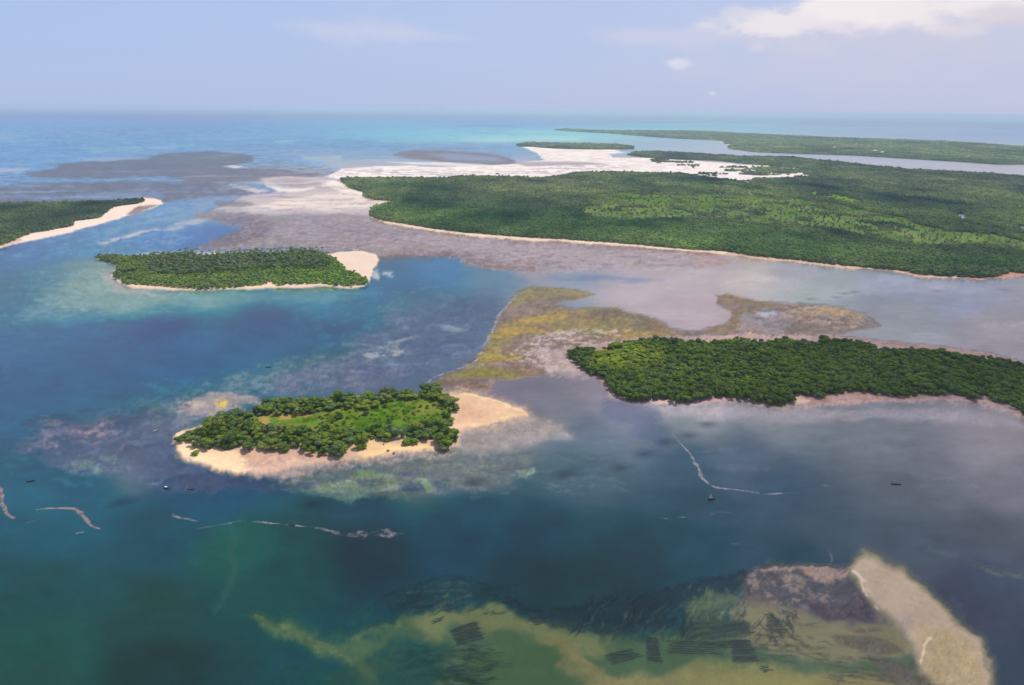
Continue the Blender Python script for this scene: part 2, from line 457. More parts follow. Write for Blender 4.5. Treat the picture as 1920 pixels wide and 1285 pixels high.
# lagoon between the palm island and the near island: silt shelf, deep pool, weed shelf
paint([(30, 600), (100, 515), (180, 495), (230, 545), (400, 552), (640, 546), (700, 548), (620, 566), (430, 578), (240, 592), (100, 610)], (128, 160, 170), .5, a=.8, soft=16, warp=8, fray=.5)
paint([(-900, 690), (-100, 640), (120, 606), (300, 592), (520, 586), (650, 590), (720, 604), (640, 645), (500, 682), (380, 712), (310, 745), (180, 760), (0, 810), (-300, 840), (-900, 850)], (40, 104, 142), 1.0, a=.9, soft=26, warp=8, fray=.6)
paint([(-300, 600), (60, 610), (200, 625), (150, 660), (0, 690), (-300, 700)], (62, 122, 162), a=.6, soft=20, warp=10)
paint([(-300, 655), (40, 650), (60, 662), (-300, 670)], (110, 130, 165), a=.5, soft=4, warp=10, tex=(FINE2, .45, .6))
paint([(720, 590), (850, 570), (940, 560), (910, 640), (880, 685), (800, 708), (640, 722), (520, 728), (560, 700), (660, 655)], (98, 111, 138), .55, a=.75, soft=16, warp=10, fray=.7)
paint([(290, 775), (400, 715), (480, 690), (560, 668), (700, 640), (760, 645), (720, 690), (620, 722), (500, 742), (380, 780), (300, 800)], (126, 137, 146), .45, a=.75, soft=10, warp=12, fray=1.0, tex=(FINE2, .36, .58))
paint([(560, 700), (660, 690), (760, 700), (640, 735), (540, 740)], (138, 136, 152), .4, a=.5, soft=6, warp=10, fray=1.0, tex=(FINE2, .45, .6))
paint([(-200, 470), (200, 460), (230, 500), (180, 560), (100, 610), (-200, 620)], (140, 164, 180), a=.45, soft=12, warp=10, tex=(FINE2, .48, .62))
paint([(-200, 480), (150, 500), (170, 590), (60, 615), (-200, 610)], (84, 118, 156), a=.45, soft=12, warp=10, tex=(fbm(LT * 8, LS * 12, 6, 5, .7), .50, .64))
paint([(560, 545), (900, 545), (930, 580), (860, 640), (640, 640), (560, 590)], (128, 150, 172), a=.45, soft=14, warp=12, tex=(fbm(LT * 10, LS * 14, 2, 5, .7), .54, .66))
# ---- far sea and distant shallows, left
paint([(-900, 247), (0, 253), (60, 256), (30, 262), (-900, 262)], (178, 188, 222), a=.6, soft=3)
paint([(150, 277), (260, 275), (270, 283), (180, 286)], (150, 190, 212), .4, a=.8, soft=3)
paint([(270, 274), (340, 271), (330, 279), (280, 281)], (160, 190, 222), .4, a=.6, soft=3)
paint([(510, 262), (560, 261), (550, 267), (515, 268)], (150, 195, 215), .4, a=.8, soft=2)
paint([(560, 293), (640, 291), (640, 303), (580, 304)], (175, 195, 210), .35, a=.8, soft=4)
paint([(-900, 316), (60, 315), (40, 325), (-900, 326)], (190, 200, 225), .35, a=.8, soft=3)
paint([(150, 296), (280, 294), (260, 300), (160, 302)], (170, 182, 218), .35, a=.8, soft=3)
paint([(600, 300), (740, 295), (780, 310), (640, 318)], (180, 195, 212), .35, a=.7, soft=5)
paint([(700, 262), (960, 250), (1040, 246), (1200, 255), (1240, 262), (1000, 266), (720, 270)], (150, 200, 216), .4, a=.65, soft=5)
paint([(845, 263), (900, 259), (1000, 256), (1100, 257), (1080, 263), (900, 266)], (180, 212, 220), .35, a=.8, soft=3)
paint([(600, 306), (700, 300), (960, 296), (1010, 290), (1000, 312), (640, 322)], (185, 188, 205), .3, a=.7, soft=5)
for i in range(26):
    cx_ = rng.uniform(-300, 900); cy_ = rng.uniform(236, 285); l_ = rng.uniform(30, 160); h_ = rng.uniform(.8, 2.2)
    paint(line([(cx_ - l_, cy_ + 1), (cx_, cy_), (cx_ + l_, cy_ - 2)], [.2, h_, .2]), (170, 190, 222) if i % 3 else (105, 145, 200), a=.35, soft=2)
# ---- dark weed reefs, upper left
REEF = (122, 119, 140)
paint([(42, 326), (90, 318), (115, 312), (90, 310), (150, 305), (220, 301), (280, 298), (300, 290), (350, 286), (400, 285), (460, 290), (475, 294),
       (472, 303), (450, 309), (420, 312), (440, 316), (500, 313), (560, 314), (610, 318), (628, 322), (600, 330), (540, 336), (480, 338), (440, 342),
       (420, 350), (470, 355), (490, 360), (455, 366), (400, 368), (340, 373), (310, 378), (250, 376), (150, 380), (0, 382), (-300, 386), (-300, 345), (0, 350),
       (50, 343), (120, 342), (230, 339), (300, 341), (348, 343), (345, 336), (300, 331), (200, 334), (130, 334), (60, 331)], REEF, SHAL, .8, soft=2.2, warp=4)
paint([(300, 290), (400, 285), (470, 292), (440, 312), (340, 318), (240, 322), (120, 314)], (118, 122, 132), a=.6, soft=4, tex=(STK, .4, .6))
paint([(340, 330), (480, 322), (620, 320), (560, 334), (430, 343), (350, 343)], (142, 130, 138), a=.7, soft=5)
paint([(360, 297), (420, 289), (440, 291), (400, 297)], (150, 165, 210), a=.6, soft=2)
paint([(230, 357), (275, 351), (312, 368), (300, 374), (262, 372), (150, 370), (0, 372), (-200, 372), (-200, 366), (60, 366), (160, 364)], (132, 150, 195), a=.75, soft=2, warp=6)
paint([(418, 311), (440, 310), (470, 315), (440, 316)], (225, 215, 220), -.2, .5, a=.9, soft=1.2, warp=2)
paint([(430, 345), (470, 350), (500, 358), (480, 362), (440, 352)], (225, 210, 212), -.2, .5, a=.8, soft=1.2, warp=3)
for i in range(22):
    cx_ = rng.uniform(-250, 480); cy_ = rng.uniform(345, 374); l_ = rng.uniform(20, 70)
    paint(line([(cx_ - l_, cy_ + 1), (cx_, cy_), (cx_ + l_, cy_ - 1)], [.2, rng.uniform(.5, 1.3), .2]), (138, 152, 192), a=.5, soft=1.5, warp=3)
RP = [(-300, 340), (100, 318), (300, 288), (480, 290), (620, 316), (600, 332), (440, 350), (480, 362), (330, 376), (-300, 384)]
paint(RP, (150, 156, 180), a=.45, soft=4, tex=(STK2, .54, .66))
paint(RP, (112, 116, 118), a=.5, soft=4, tex=(fbm(LT * 7, LS * 12, 3, 5, .6), .50, .64))
for (c0, c1, c2, c3, c4) in ((-200, 352, 140, 349, 1.3), (-200, 363, 220, 359, 1.6), (60, 371, 300, 370, 1.5), (180, 324, 330, 320, 1.0), (330, 332, 470, 330, 1.2), (380, 352, 470, 348, 1.2), (300, 362, 420, 359, 1.0), (520, 326, 610, 323, .9)):
    paint(line([(c0, c1), ((c0 + c2) / 2, (c1 + c3) / 2 - 1.5), (c2, c3)], [.3, c4, .3]), (150, 168, 208), a=.8, soft=1.4, warp=3)
# ---- the channel between the left wood and the flats
paint([(180, 459), (240, 441), (290, 427), (302, 430), (240, 447), (190, 459)], (228, 218, 216), SHAL, a=.95, soft=3, warp=3)
paint([(300, 433), (330, 418), (370, 408), (408, 407), (370, 421), (330, 431)], (205, 200, 212), SHAL, a=.9, soft=3.5, warp=3)
paint([(180, 440), (260, 415), (330, 395), (420, 380), (400, 388), (320, 412), (240, 432), (190, 448)], (150, 185, 195), SHAL, a=.45, soft=5, warp=6)
paint([(560, 400), (650, 380), (740, 378), (700, 396), (640, 404)], (236, 218, 208), .1, a=.6, soft=4)
paint([(215, 478), (330, 471), (280, 473), (600, 468), (500, 476), (300, 479)], (205, 205, 222), .2, a=.8, soft=2.5, warp=2)
for i in range(26):
    t_ = rng.random(); cx_ = 40 + 380 * t_ + rng.uniform(-40, 40); cy_ = 475 - 85 * t_ + rng.uniform(-10, 16); l_ = rng.uniform(15, 60)
    paint(line([(cx_ - l_, cy_ + l_ * .22), (cx_, cy_), (cx_ + l_, cy_ - l_ * .22)], [.2, rng.uniform(.8, 2.5), .2]),
          (150, 182, 205) if i % 2 else (95, 130, 185), a=.4, soft=2.5, warp=4)
# ---- central flats: mauve-brown weed, streaked with pale silt
FLAT = (162, 147, 153)
paint([(375, 402), (420, 396), (480, 400), (560, 404), (640, 402), (700, 412), (800, 428), (900, 443), (1000, 452), (1100, 462), (1200, 470),
       (1320, 476), (1360, 488), (1330, 500), (1280, 508), (1200, 505), (1120, 500), (1010, 513), (940, 506), (880, 495), (860, 480), (780, 478),
       (715, 490), (700, 474), (640, 472), (560, 467), (480, 468), (420, 471), (365, 467), (360, 463), (400, 452), (450, 425), (410, 420), (370, 410)],
      FLAT, SHAL, .85, soft=3.5, warp=7)
paint([(560, 400), (700, 410), (900, 440), (1100, 462), (1300, 478), (1400, 490), (1200, 500), (1000, 490), (850, 470), (640, 455), (520, 430)],
      (172, 155, 172), a=.75, soft=12, warp=8, tex=(STK, .40, .60))
paint([(470, 415), (640, 425), (800, 455), (1000, 475), (1240, 490), (1100, 500), (860, 475), (640, 460), (500, 455)],
      (190, 172, 186), a=.6, soft=10, warp=8, tex=(STK2, .48, .66))
paint([(430, 380), (560, 362), (645, 350), (700, 390), (640, 400), (480, 402), (400, 396)], (208, 188, 190), .2, .7, a=.9, soft=4, warp=6)
paint([(380, 410), (470, 405), (520, 420), (500, 450), (420, 462), (380, 466), (420, 440), (450, 425)], (128, 112, 124), a=.6, soft=5, warp=5)
paint([(700, 493), (720, 480), (780, 472), (870, 470), (880, 478), (800, 486)], (135, 115, 122), a=.7, soft=3)
paint([(870, 478), (940, 490), (1010, 492), (1010, 512), (940, 508), (880, 496)], (140, 120, 128), a=.7, soft=4)
paint([(1040, 480), (1180, 478), (1280, 490), (1240, 502), (1120, 498)], (150, 132, 142), a=.6, soft=5, tex=(STK, .4, .55))
paint([(1330, 478), (1362, 486), (1352, 500), (1300, 500), (1310, 488)], (165, 138, 140), a=.8, soft=4)
CF = [(380, 402), (640, 402), (1000, 452), (1360, 480), (1340, 500), (1000, 510), (800, 480), (420, 470), (450, 430)]
paint([(700, 415), (900, 445), (1200, 470), (1380, 484), (1300, 506), (1100, 500), (900, 480), (760, 455)], (180, 167, 178), .3, a=.75, soft=12, warp=8)
paint(CF, (196, 180, 192), .25, a=.6, soft=6, tex=(fbm(LT * 14, LS * 16, 1, 5, .7), .52, .64), grain=.5)
paint(CF, (136, 120, 124), .35, a=.4, soft=6, tex=(fbm(LT * 8, LS * 14, 5, 5, .7), .54, .66))
# sand sheets west of the big wood
paint([(490, 337), (540, 331), (610, 331), (645, 340), (684, 366), (748, 376), (722, 382), (700, 389), (694, 402), (640, 397), (560, 400), (480, 398),
       (400, 395), (430, 388), (480, 386), (440, 377), (450, 370), (492, 362), (540, 362), (555, 352), (500, 347)], (214, 196, 200), .12, .8, soft=3.5, warp=6)
paint([(520, 375), (640, 360), (690, 368), (745, 376), (722, 382), (700, 388), (650, 396), (540, 396), (460, 392)], (234, 216, 204), -.12, .45, a=.85, soft=5, warp=6, tex=(STK2, .36, .52))
paint([(625, 338), (655, 350), (684, 360), (680, 368), (640, 360), (600, 345)], (240, 224, 216), -.25, .3, a=.9, soft=3, warp=4)
paint([(490, 345), (520, 350), (560, 352), (600, 350), (560, 360), (520, 360), (505, 352)], (240, 226, 218), -.12, .4, a=.9, soft=2, warp=4)
paint(line([(492, 347), (512, 358), (500, 363)], 2), (110, 140, 190), .5, .9, soft=1.5, warp=3)
paint([(400, 378), (440, 377), (480, 384), (440, 388), (405, 386)], (140, 128, 138), SHAL, a=.7, soft=2, warp=4)
for i in range(30):
    cx_ = rng.uniform(430, 700); cy_ = rng.uniform(338, 398); l_ = rng.uniform(20, 60)
    paint(line([(cx_ - l_, cy_ + 1), (cx_, cy_), (cx_ + l_, cy_ - 1)], [.3, rng.uniform(.8, 2.5), .3]),
          (150, 135, 150) if i % 2 else (246, 232, 222), a=.5, soft=2, warp=5)
# ---- white sand of the far lagoon
paint([(440, 316), (640, 308), (900, 300), (1000, 300), (1000, 330), (640, 336), (560, 320)], (190, 186, 202), .2, .8, a=.7, soft=4, warp=6, tex=(STK, .38, .55))
paint(WHITE_SAND, (232, 220, 218), -.3, .15, soft=1.6, warp=3)
paint(WHITE_SAND, (208, 194, 198), soft=3, warp=3, a=.8, tex=(STK, .46, .60))
paint([(640, 320), (760, 316), (900, 322), (1000, 318), (1080, 308), (1180, 312), (1100, 322), (960, 328), (760, 332), (650, 328)], (190, 180, 192), .1, .7, a=.65, soft=3, warp=6, tex=(STK, .44, .60))
paint([(735, 293), (745, 286), (780, 282), (840, 283), (900, 286), (940, 292), (965, 300), (968, 307), (930, 309), (870, 306), (820, 303), (770, 298)], (138, 132, 150), SHAL, .9, soft=2, warp=3)
paint([(800, 290), (860, 288), (930, 294), (950, 302), (900, 303), (840, 299)], (160, 172, 205), .4, a=.7, soft=4, warp=5)
paint([(960, 306), (1040, 303), (1100, 304), (1140, 309), (1060, 311), (990, 312)], (165, 155, 170), .2, .8, a=.7, soft=2, warp=3)
paint([(720, 304), (840, 305), (940, 311), (900, 313), (780, 309)], (238, 226, 220), -.1, .3, a=.8, soft=1.5, warp=2)
paint([(975, 275), (1000, 275), (1020, 279), (985, 278)], (245, 236, 230), -.2, .3, soft=1.5, warp=1)
# ---- silty flats between the woods (right)
paint([(940, 505), (1120, 500), (1280, 508), (1380, 482), (1560, 500), (1480, 540), (1300, 600), (1180, 580), (1090, 552), (980, 535)], (182, 170, 186), SHAL, .9, a=.45, soft=14, warp=10)
paint([(1350, 520), (1420, 510), (1450, 525), (1380, 535)], (200, 196, 196), SHAL, a=.6, soft=12, warp=6)
paint([(1650, 512), (1720, 525), (1700, 535), (1650, 528)], (190, 195, 215), a=.4, soft=4)
paint([(1700, 540), (1760, 530), (1780, 560), (1720, 565)], (178, 172, 194), a=.45, soft=8)
paint([(1020, 520), (1120, 516), (1250, 524), (1200, 530), (1080, 526)], (112, 132, 178), .5, a=.6, soft=4, warp=5)
for i in range(60):
    cx_ = rng.uniform(980, 2000); cy_ = rng.uniform(505, 640); l_ = rng.uniform(20, 90)
    if cx_ > 1500: cy_ = rng.uniform(530, 650)
    paint(line([(cx_ - l_, cy_ - 2), (cx_, cy_), (cx_ + l_, cy_ + 3)], [.3, rng.uniform(.8, 3.0), .3]),
          [(196, 190, 204), (150, 150, 178), (205, 188, 192)][i % 3], a=.28, soft=4, warp=8)
# ---- algae lobe west of the mangroves
LOBE = [(1008, 535), (1050, 538), (1115, 552), (1090, 560), (1060, 565), (1040, 570), (1080, 577), (1150, 577), (1200, 590), (1240, 604), (1262, 618),
        (1300, 622), (1360, 605), (1372, 585), (1345, 574), (1340, 552), (1370, 552), (1400, 558), (1440, 568), (1530, 570), (1590, 580), (1640, 597),
        (1655, 613), (1600, 620), (1560, 630), (1480, 632), (1400, 630), (1200, 632), (1120, 645), (1060, 660), (1085, 692), (1050, 700), (1000, 706),
        (930, 716), (912, 735), (870, 739), (835, 738), (797, 722), (812, 709), (850, 694), (890, 679), (905, 654), (925, 620), (932, 590), (950, 574), (965, 554), (985, 546)]
paint(LOBE, (140, 122, 118), .12, .75, soft=2.0, warp=3)
paint([(960, 555), (1000, 536), (1060, 540), (1115, 552), (1060, 557), (1000, 562), (955, 575), (945, 585)], (140, 132, 88), a=.75, soft=4, warp=4)
paint([(940, 602), (990, 592), (1040, 584), (1080, 578), (1160, 577), (1190, 590), (1100, 596), (1010, 606), (935, 614)], (158, 138, 66), a=.85, soft=4, warp=5, tex=(STK, .36, .52))
paint([(950, 602), (1000, 592), (1040, 588), (1070, 592), (1010, 604), (945, 610)], (176, 148, 50), a=.75, soft=3, warp=4)
paint([(926, 621), (960, 613), (1000, 614), (1020, 622), (970, 632), (921, 637)], (172, 145, 58), a=.85, soft=3, warp=4)
paint([(905, 660), (935, 660), (975, 665), (985, 675), (950, 680), (893, 682)], (156, 140, 70), a=.8, soft=4, warp=5)
paint([(925, 620), (960, 640), (930, 660), (905, 658)], (140, 128, 84), a=.7, soft=4, warp=4)
paint([(815, 708), (860, 692), (920, 688), (980, 695), (1010, 703), (940, 713), (850, 706)], (134, 126, 74), a=.8, soft=4, warp=5)
paint([(800, 722), (820, 710), (900, 712), (915, 730), (870, 738), (830, 734)], (122, 102, 98), a=.8, soft=3, warp=4)
paint([(1110, 582), (1170, 580), (1210, 592), (1262, 618), (1180, 624), (1120, 612), (1080, 600)], (124, 112, 96), a=.8, soft=4, warp=5)
paint([(1030, 600), (1180, 600), (1200, 620), (1120, 630), (1020, 622)], (146, 136, 92), a=.6, soft=6, warp=6)
paint([(1130, 628), (1180, 622), (1260, 626), (1230, 632), (1150, 636)], (158, 132, 72), a=.8, soft=3, warp=3)
paint([(960, 655), (1020, 625), (1120, 615), (1180, 625), (1110, 645), (1050, 660), (1080, 690), (1070, 712), (1000, 700), (960, 680)], (196, 178, 178), .1, .7, a=.85, soft=6, warp=6, tex=(SPK, .50, .60))
paint([(1000, 650), (1062, 655), (1085, 690), (1080, 715), (1020, 690)], (190, 168, 170), .1, .8, a=.6, soft=6, warp=6)
paint([(950, 680), (1030, 690), (1030, 705), (960, 702)], (128, 104, 100), a=.7, soft=5, warp=5)
paint([(1345, 552), (1400, 558), (1440, 567), (1430, 575), (1370, 568)], (134, 118, 94), a=.8, soft=2, warp=3)
paint([(1365, 610), (1400, 575), (1430, 570), (1420, 590), (1390, 615), (1300, 625)], (128, 116, 92), a=.7, soft=3, warp=4)
paint([(1390, 590), (1460, 582), (1500, 600), (1480, 622), (1390, 622)], (150, 140, 152), a=.7, soft=5, warp=5)
paint([(1415, 586), (1450, 585), (1460, 592), (1430, 593)], (180, 182, 205), a=.8, soft=2, warp=3)
paint([(1480, 575), (1560, 572), (1620, 588), (1640, 600), (1600, 612), (1520, 605), (1460, 600)], (184, 158, 140), -.08, .4, a=.7, soft=4, warp=5, tex=(SPK, .38, .55))
paint([(1530, 573), (1590, 582), (1620, 594), (1570, 592), (1530, 582)], (196, 165, 130), -.08, .4, a=.6, soft=3, warp=3)
# pink mud round the mangroves and beaches
paint(MUD_BANK, (170, 143, 143), -.12, .55, soft=2.5, warp=3)
paint([(1560, 629), (1620, 633), (1700, 642), (1780, 650), (1850, 660), (1920, 676), (2100, 700), (1900, 678), (1780, 657), (1650, 645), (1560, 634)], (162, 130, 128), -.15, .5, a=.8, soft=2, warp=2)
paint([(1490, 750), (1500, 738), (1600, 735), (1700, 745), (1640, 752), (1560, 756), (1500, 760)], (168, 136, 132), -.2, .45, a=.8, soft=3, warp=3)
paint([(1480, 745), (1505, 742), (1520, 750), (1500, 756)], (222, 188, 168), -.2, .4, a=.7, soft=3, warp=3)
paint([(1052, 664), (1075, 676), (1110, 705), (1100, 712), (1060, 690)], (182, 160, 164), .1, .8, a=.7, soft=5, warp=4)
paint([(1180, 757), (1400, 757), (1560, 766), (1780, 756), (1880, 776), (2000, 820), (1900, 800), (1700, 782), (1450, 790), (1250, 778)], (170, 159, 168), SHAL, .9, a=.85, soft=13, warp=6, fray=.3)
paint([(1210, 752), (1260, 752), (1280, 757), (1230, 760)], (200, 170, 160), -.1, .5, a=.6, soft=2, warp=2)
for i in range(36):
    cx_ = rng.uniform(1180, 1950); cy_ = rng.uniform(770, 880); l_ = rng.uniform(20, 80)
    paint(line([(cx_ - l_, cy_ - 2), (cx_, cy_), (cx_ + l_, cy_ + 3)], [.3, rng.uniform(1.5, 5.0), .3]), [(150, 142, 156), (104, 112, 130)][i % 2], a=.2, soft=5, warp=6)
paint([(1140, 742), (1180, 758), (1220, 775), (1260, 800), (1240, 850), (1200, 820), (1160, 790), (1130, 760)], (82, 94, 122), .7, a=.65, soft=9, warp=10)
# beach line of the big wood
shore = [(694, 404), (720, 414), (760, 421), (800, 428), (860, 436), (930, 442), (1000, 447), (1060, 450), (1130, 455), (1200, 460), (1280, 468), (1360, 473),
         (1400, 479), (1440, 484), (1500, 489), (1560, 497), (1600, 500), (1680, 507), (1720, 516), (1800, 520), (1850, 522), (1880, 517), (1895, 512), (1930, 514), (2200, 540)]
paint(line(shore, 3.6), (206, 176, 166), -.25, .3, soft=1.8, warp=2.5)
paint(line(shore[:12], 4.2), (232, 206, 188), -.3, .25, soft=1.6, warp=2.5, a=.9)
paint([(1800, 519), (1850, 521), (1882, 514), (1895, 509), (1925, 513), (1925, 520), (1870, 524), (1820, 525)], (188, 150, 148), -.2, .4, soft=2, warp=2)
paint([(1300, 505), (1340, 500), (1362, 488), (1372, 480), (1300, 476), (1280, 490)], (176, 150, 156), .1, .8, a=.5, soft=4)
# left beach
paint(LEFT_BEACH, (232, 208, 196), -.4, .1, soft=1.5, warp=2, fray=.08, grain=.10)
paint([(233, 401), (262, 388), (300, 385), (275, 394), (245, 403)], (150, 132, 138), .1, .7, a=.9, soft=2, warp=3)
paint([(-100, 470), (0, 452), (30, 448), (40, 453), (10, 461), (-100, 485)], (170, 142, 138), -.2, .4, a=.5, soft=3, warp=3)
# palm island surroundings
paint([(90, 560), (130, 520), (178, 492), (225, 520), (300, 545), (420, 548), (520, 545), (400, 560), (250, 575), (120, 580)], (150, 172, 172), SHAL, a=.65, soft=16, warp=12)
paint([(190, 500), (212, 505), (205, 525), (300, 545), (380, 549), (300, 552), (220, 545), (180, 520)], (186, 178, 182), .2, a=.75, soft=6, warp=6)
paint([(500, 543), (600, 539), (680, 540), (600, 546), (520, 548)], (142, 148, 118), .3, a=.8, soft=3, warp=4)
for i in range(46):
    cx_ = rng.uniform(-60, 240); cy_ = rng.uniform(500, 610); l_ = rng.uniform(10, 45)
    paint(line([(cx_ - l_, cy_ + 2), (cx_, cy_), (cx_ + l_, cy_ - 2)], [.3, rng.uniform(1, 4.5), .3]), (150, 170, 180) if i % 2 else (88, 122, 158), a=.3, soft=3, warp=10)
paint(PALM_BEACH, (226, 196, 176), -.5, .1, soft=1.5, warp=2, fray=.08, grain=.10)
paint([(625, 479), (645, 474), (680, 473), (703, 479), (710, 490), (696, 506), (688, 518), (660, 508), (645, 492)], (222, 199, 186), -.3, .2, soft=5, warp=3, fray=.2)
paint([(695, 510), (712, 512), (705, 530), (694, 528)], (225, 215, 215), .2, a=.8, soft=3, warp=6)
paint([(718, 513), (735, 512), (732, 520), (720, 520)], (205, 205, 215), .2, a=.8, soft=3, warp=6)
# lagoon middle: sunken weed, pale scours
paint([(760, 545), (880, 560), (940, 545), (920, 620), (880, 680), (800, 705), (640, 720), (520, 730), (560, 690), (650, 660), (740, 610)], (100, 112, 142), .5, a=.55, soft=16, warp=14)
paint([(500, 700), (640, 690), (760, 700), (700, 730), (560, 742), (480, 740)], (112, 112, 134), .4, a=.6, soft=8, warp=10, tex=(SPK, .42, .55))
paint([(672, 664), (720, 656), (760, 655), (755, 664), (700, 670), (675, 670)], (170, 168, 170), .3, a=.85, soft=3, warp=8, tex=(SPK, .40, .55))
paint([(738, 640), (775, 625), (785, 627), (760, 638), (752, 655), (735, 650)], (150, 156, 165), .3, a=.75, soft=3, warp=6)
paint([(830, 608), (855, 603), (870, 615), (860, 620), (835, 614)], (155, 162, 178), .3, a=.6, soft=3, warp=8)
paint(line([(765, 552), (790, 545), (815, 538)], 1.2), (150, 162, 192), a=.6, soft=2, warp=3)
for i in range(90):
    t_ = rng.random(); cx_ = rng.uniform(380, 930); cy_ = rng.uniform(545, 720)
    if cy_ < 720 - (cx_ - 380) * .36: continue
    l_ = rng.uniform(6, 34)
    paint(line([(cx_ - l_, cy_ + l_ * .15), (cx_, cy_), (cx_ + l_, cy_ - l_ * .15)], [.3, rng.uniform(1, 4), .3]), (146, 156, 172) if i % 3 else (78, 96, 128), a=.32, soft=2.5, warp=10)
paint([(300, 720), (420, 700), (520, 690), (560, 700), (520, 730), (430, 745), (340, 765), (280, 770), (200, 790), (240, 755)], (112, 132, 145), .4, a=.55, soft=10, warp=14, tex=(SPK, .40, .56))
paint([(330, 760), (380, 740), (440, 737), (480, 745), (490, 757), (440, 765), (400, 780), (350, 775)], (176, 158, 158), .25, a=.85, soft=6, warp=7)
paint([(350, 752), (372, 750), (385, 758), (360, 763)], (205, 185, 168), .2, a=.7, soft=4, warp=4)
paint([(404, 750), (425, 748), (436, 755), (420, 762), (402, 760)], (214, 182, 96), .1, .7, a=.95, soft=2.5, warp=5, tex=(SPK, .36, .5))
paint([(395, 785), (330, 810), (300, 800), (340, 780), (400, 772)], (150, 142, 150), SHAL, a=.6, soft=7, warp=7)
# purple weed shoal to the left of the near island
paint([(20, 830), (60, 800), (140, 780), (220, 785), (280, 775), (330, 790), (325, 830), (330, 860), (380, 885), (430, 895), (420, 920), (330, 912),
       (250, 895), (160, 885), (80, 870)], (92, 100, 130), .45, a=.75, soft=12, warp=16)
paint([(45, 815), (110, 795), (220, 782), (230, 800), (160, 815), (110, 845), (60, 840)], (126, 118, 140), .35, a=.7, soft=6, warp=12, tex=(SPK, .38, .56))
paint([(150, 808), (200, 795), (212, 810), (180, 825), (155, 822)], (156, 138, 150), .3, a=.7, soft=5, warp=10, tex=(SPK, .42, .58))
paint([(130, 865), (200, 850), (235, 855), (220, 875), (190, 890), (130, 882)], (112, 132, 132), .35, a=.65, soft=8, warp=12, tex=(SPK, .38, .55))
for i in range(70):
    cx_ = rng.uniform(20, 330); cy_ = rng.uniform(775, 910); l_ = rng.uniform(8, 40)
    paint(line([(cx_ - l_, cy_ + l_ * .2), (cx_, cy_), (cx_ + l_, cy_ - l_ * .2)], [.3, rng.uniform(1.5, 5), .3]), (124, 128, 146) if i % 2 else (66, 80, 116), a=.35, soft=3.5, warp=14)
paint([(310, 895), (380, 890), (460, 900), (560, 905), (600, 915), (560, 925), (440, 922), (360, 920)], (66, 73, 96), .5, a=.65, soft=8, warp=10)
# sunken plots and weed below the near island
paint([(430, 885), (520, 880), (640, 862), (780, 856), (900, 850), (1000, 850), (990, 890), (940, 915), (820, 925), (680, 935), (600, 925), (520, 900)], (102, 106, 110), .4, a=.85, soft=12, warp=10)
paint([(560, 925), (640, 900), (720, 890), (760, 905), (740, 930), (640, 938), (580, 932)], (104, 118, 104), .35, a=.7, soft=6, warp=8)
PLOTS = [((660, 880), (760, 884), (755, 893), (665, 895), (108, 126, 104)), ((783, 896), (800, 895), (815, 915), (798, 923), (122, 140, 108)), ((672, 898), (716, 896), (716, 910), (675, 912), (76, 88, 104)),
         ((745, 905), (790, 900), (795, 918), (752, 926), (74, 88, 104)), ((735, 884), (772, 882), (770, 891), (738, 893), (80, 86, 108)), ((970, 880), (1000, 875), (1003, 886), (978, 896), (116, 132, 124)),
         ((600, 905), (640, 902), (635, 922), (596, 924), (112, 126, 110)), ((645, 872), (700, 866), (700, 874), (650, 880), (86, 92, 112)), ((815, 898), (845, 895), (845, 920), (822, 922), (76, 90, 102))]
for p in PLOTS:
    paint(p[:4], p[4], .35, a=.8, soft=2, warp=2)
paint(line([(700, 922), (748, 910), (760, 930)], 1.2), (128, 138, 128), a=.6, soft=1.5, warp=2)
for i in range(110):
    cx_ = rng.uniform(520, 1180); cy_ = rng.uniform(856, 930); l_ = rng.uniform(6, 45)
    sl = rng.choice([-.14, -.1, .25])
    paint(line([(cx_ - l_, cy_ - l_ * sl), (cx_, cy_), (cx_ + l_, cy_ + l_ * sl)], [.3, rng.uniform(.8, 2.6), .3]), (116, 128, 122) if i % 2 else (62, 74, 96), a=.42, soft=2, warp=5)
# near island sand
paint([(430, 870), (520, 868), (640, 856), (800, 846), (860, 845), (840, 856), (700, 866), (600, 880), (560, 900), (470, 898)], (160, 140, 138), .12, .8, a=.85, soft=7, warp=5)
paint([(842, 812), (900, 795), (990, 778), (1060, 790), (1070, 815), (1000, 835), (900, 850), (850, 850)], (160, 147, 145), SHAL, a=.85, soft=14, warp=6, fray=.3)
paint([(640, 850), (700, 845), (700, 858), (650, 862)], (150, 140, 108), .2, a=.7, soft=3, warp=3)
paint(NEAR_BEACH, (206, 172, 152), -.12, .5, soft=7, warp=3, fray=.2)
paint(NEAR_BEACH, (206, 170, 148), -.45, .35, soft=3.5, warp=3, grow=-4, fray=.08, grain=.10)
paint([(324, 832), (328, 820), (345, 812), (372, 836), (440, 850), (470, 885), (440, 889), (400, 880), (360, 868), (332, 852)], (240, 204, 166), -.5, .15, a=.85, soft=4, warp=4)
paint([(440, 848), (560, 850), (640, 858), (560, 872), (500, 884), (450, 876)], (190, 152, 138), -.1, .6, a=.75, soft=7, warp=5, tex=(SPK, .3, .5))
paint([(690, 822), (720, 832), (820, 836), (810, 844), (740, 850), (680, 856), (665, 846)], (226, 188, 142), -.4, .2, a=.9, soft=3, warp=3)
paint(SPIT, (192, 165, 150), .12, .7, soft=12, warp=3, grow=9, fray=.3)
paint(SPIT, (218, 180, 150), -.35, .3, soft=4.5, warp=2, fray=.08, grain=.10)
paint(line([(862, 738), (900, 744), (950, 759), (988, 776), (940, 789), (880, 800)], 2.2), (236, 198, 152), -.4, .2, a=.7, soft=2, warp=3)
paint([(860, 760), (930, 770), (900, 786), (860, 795)], (206, 162, 136), -.3, .35, a=.6, soft=6, warp=4)
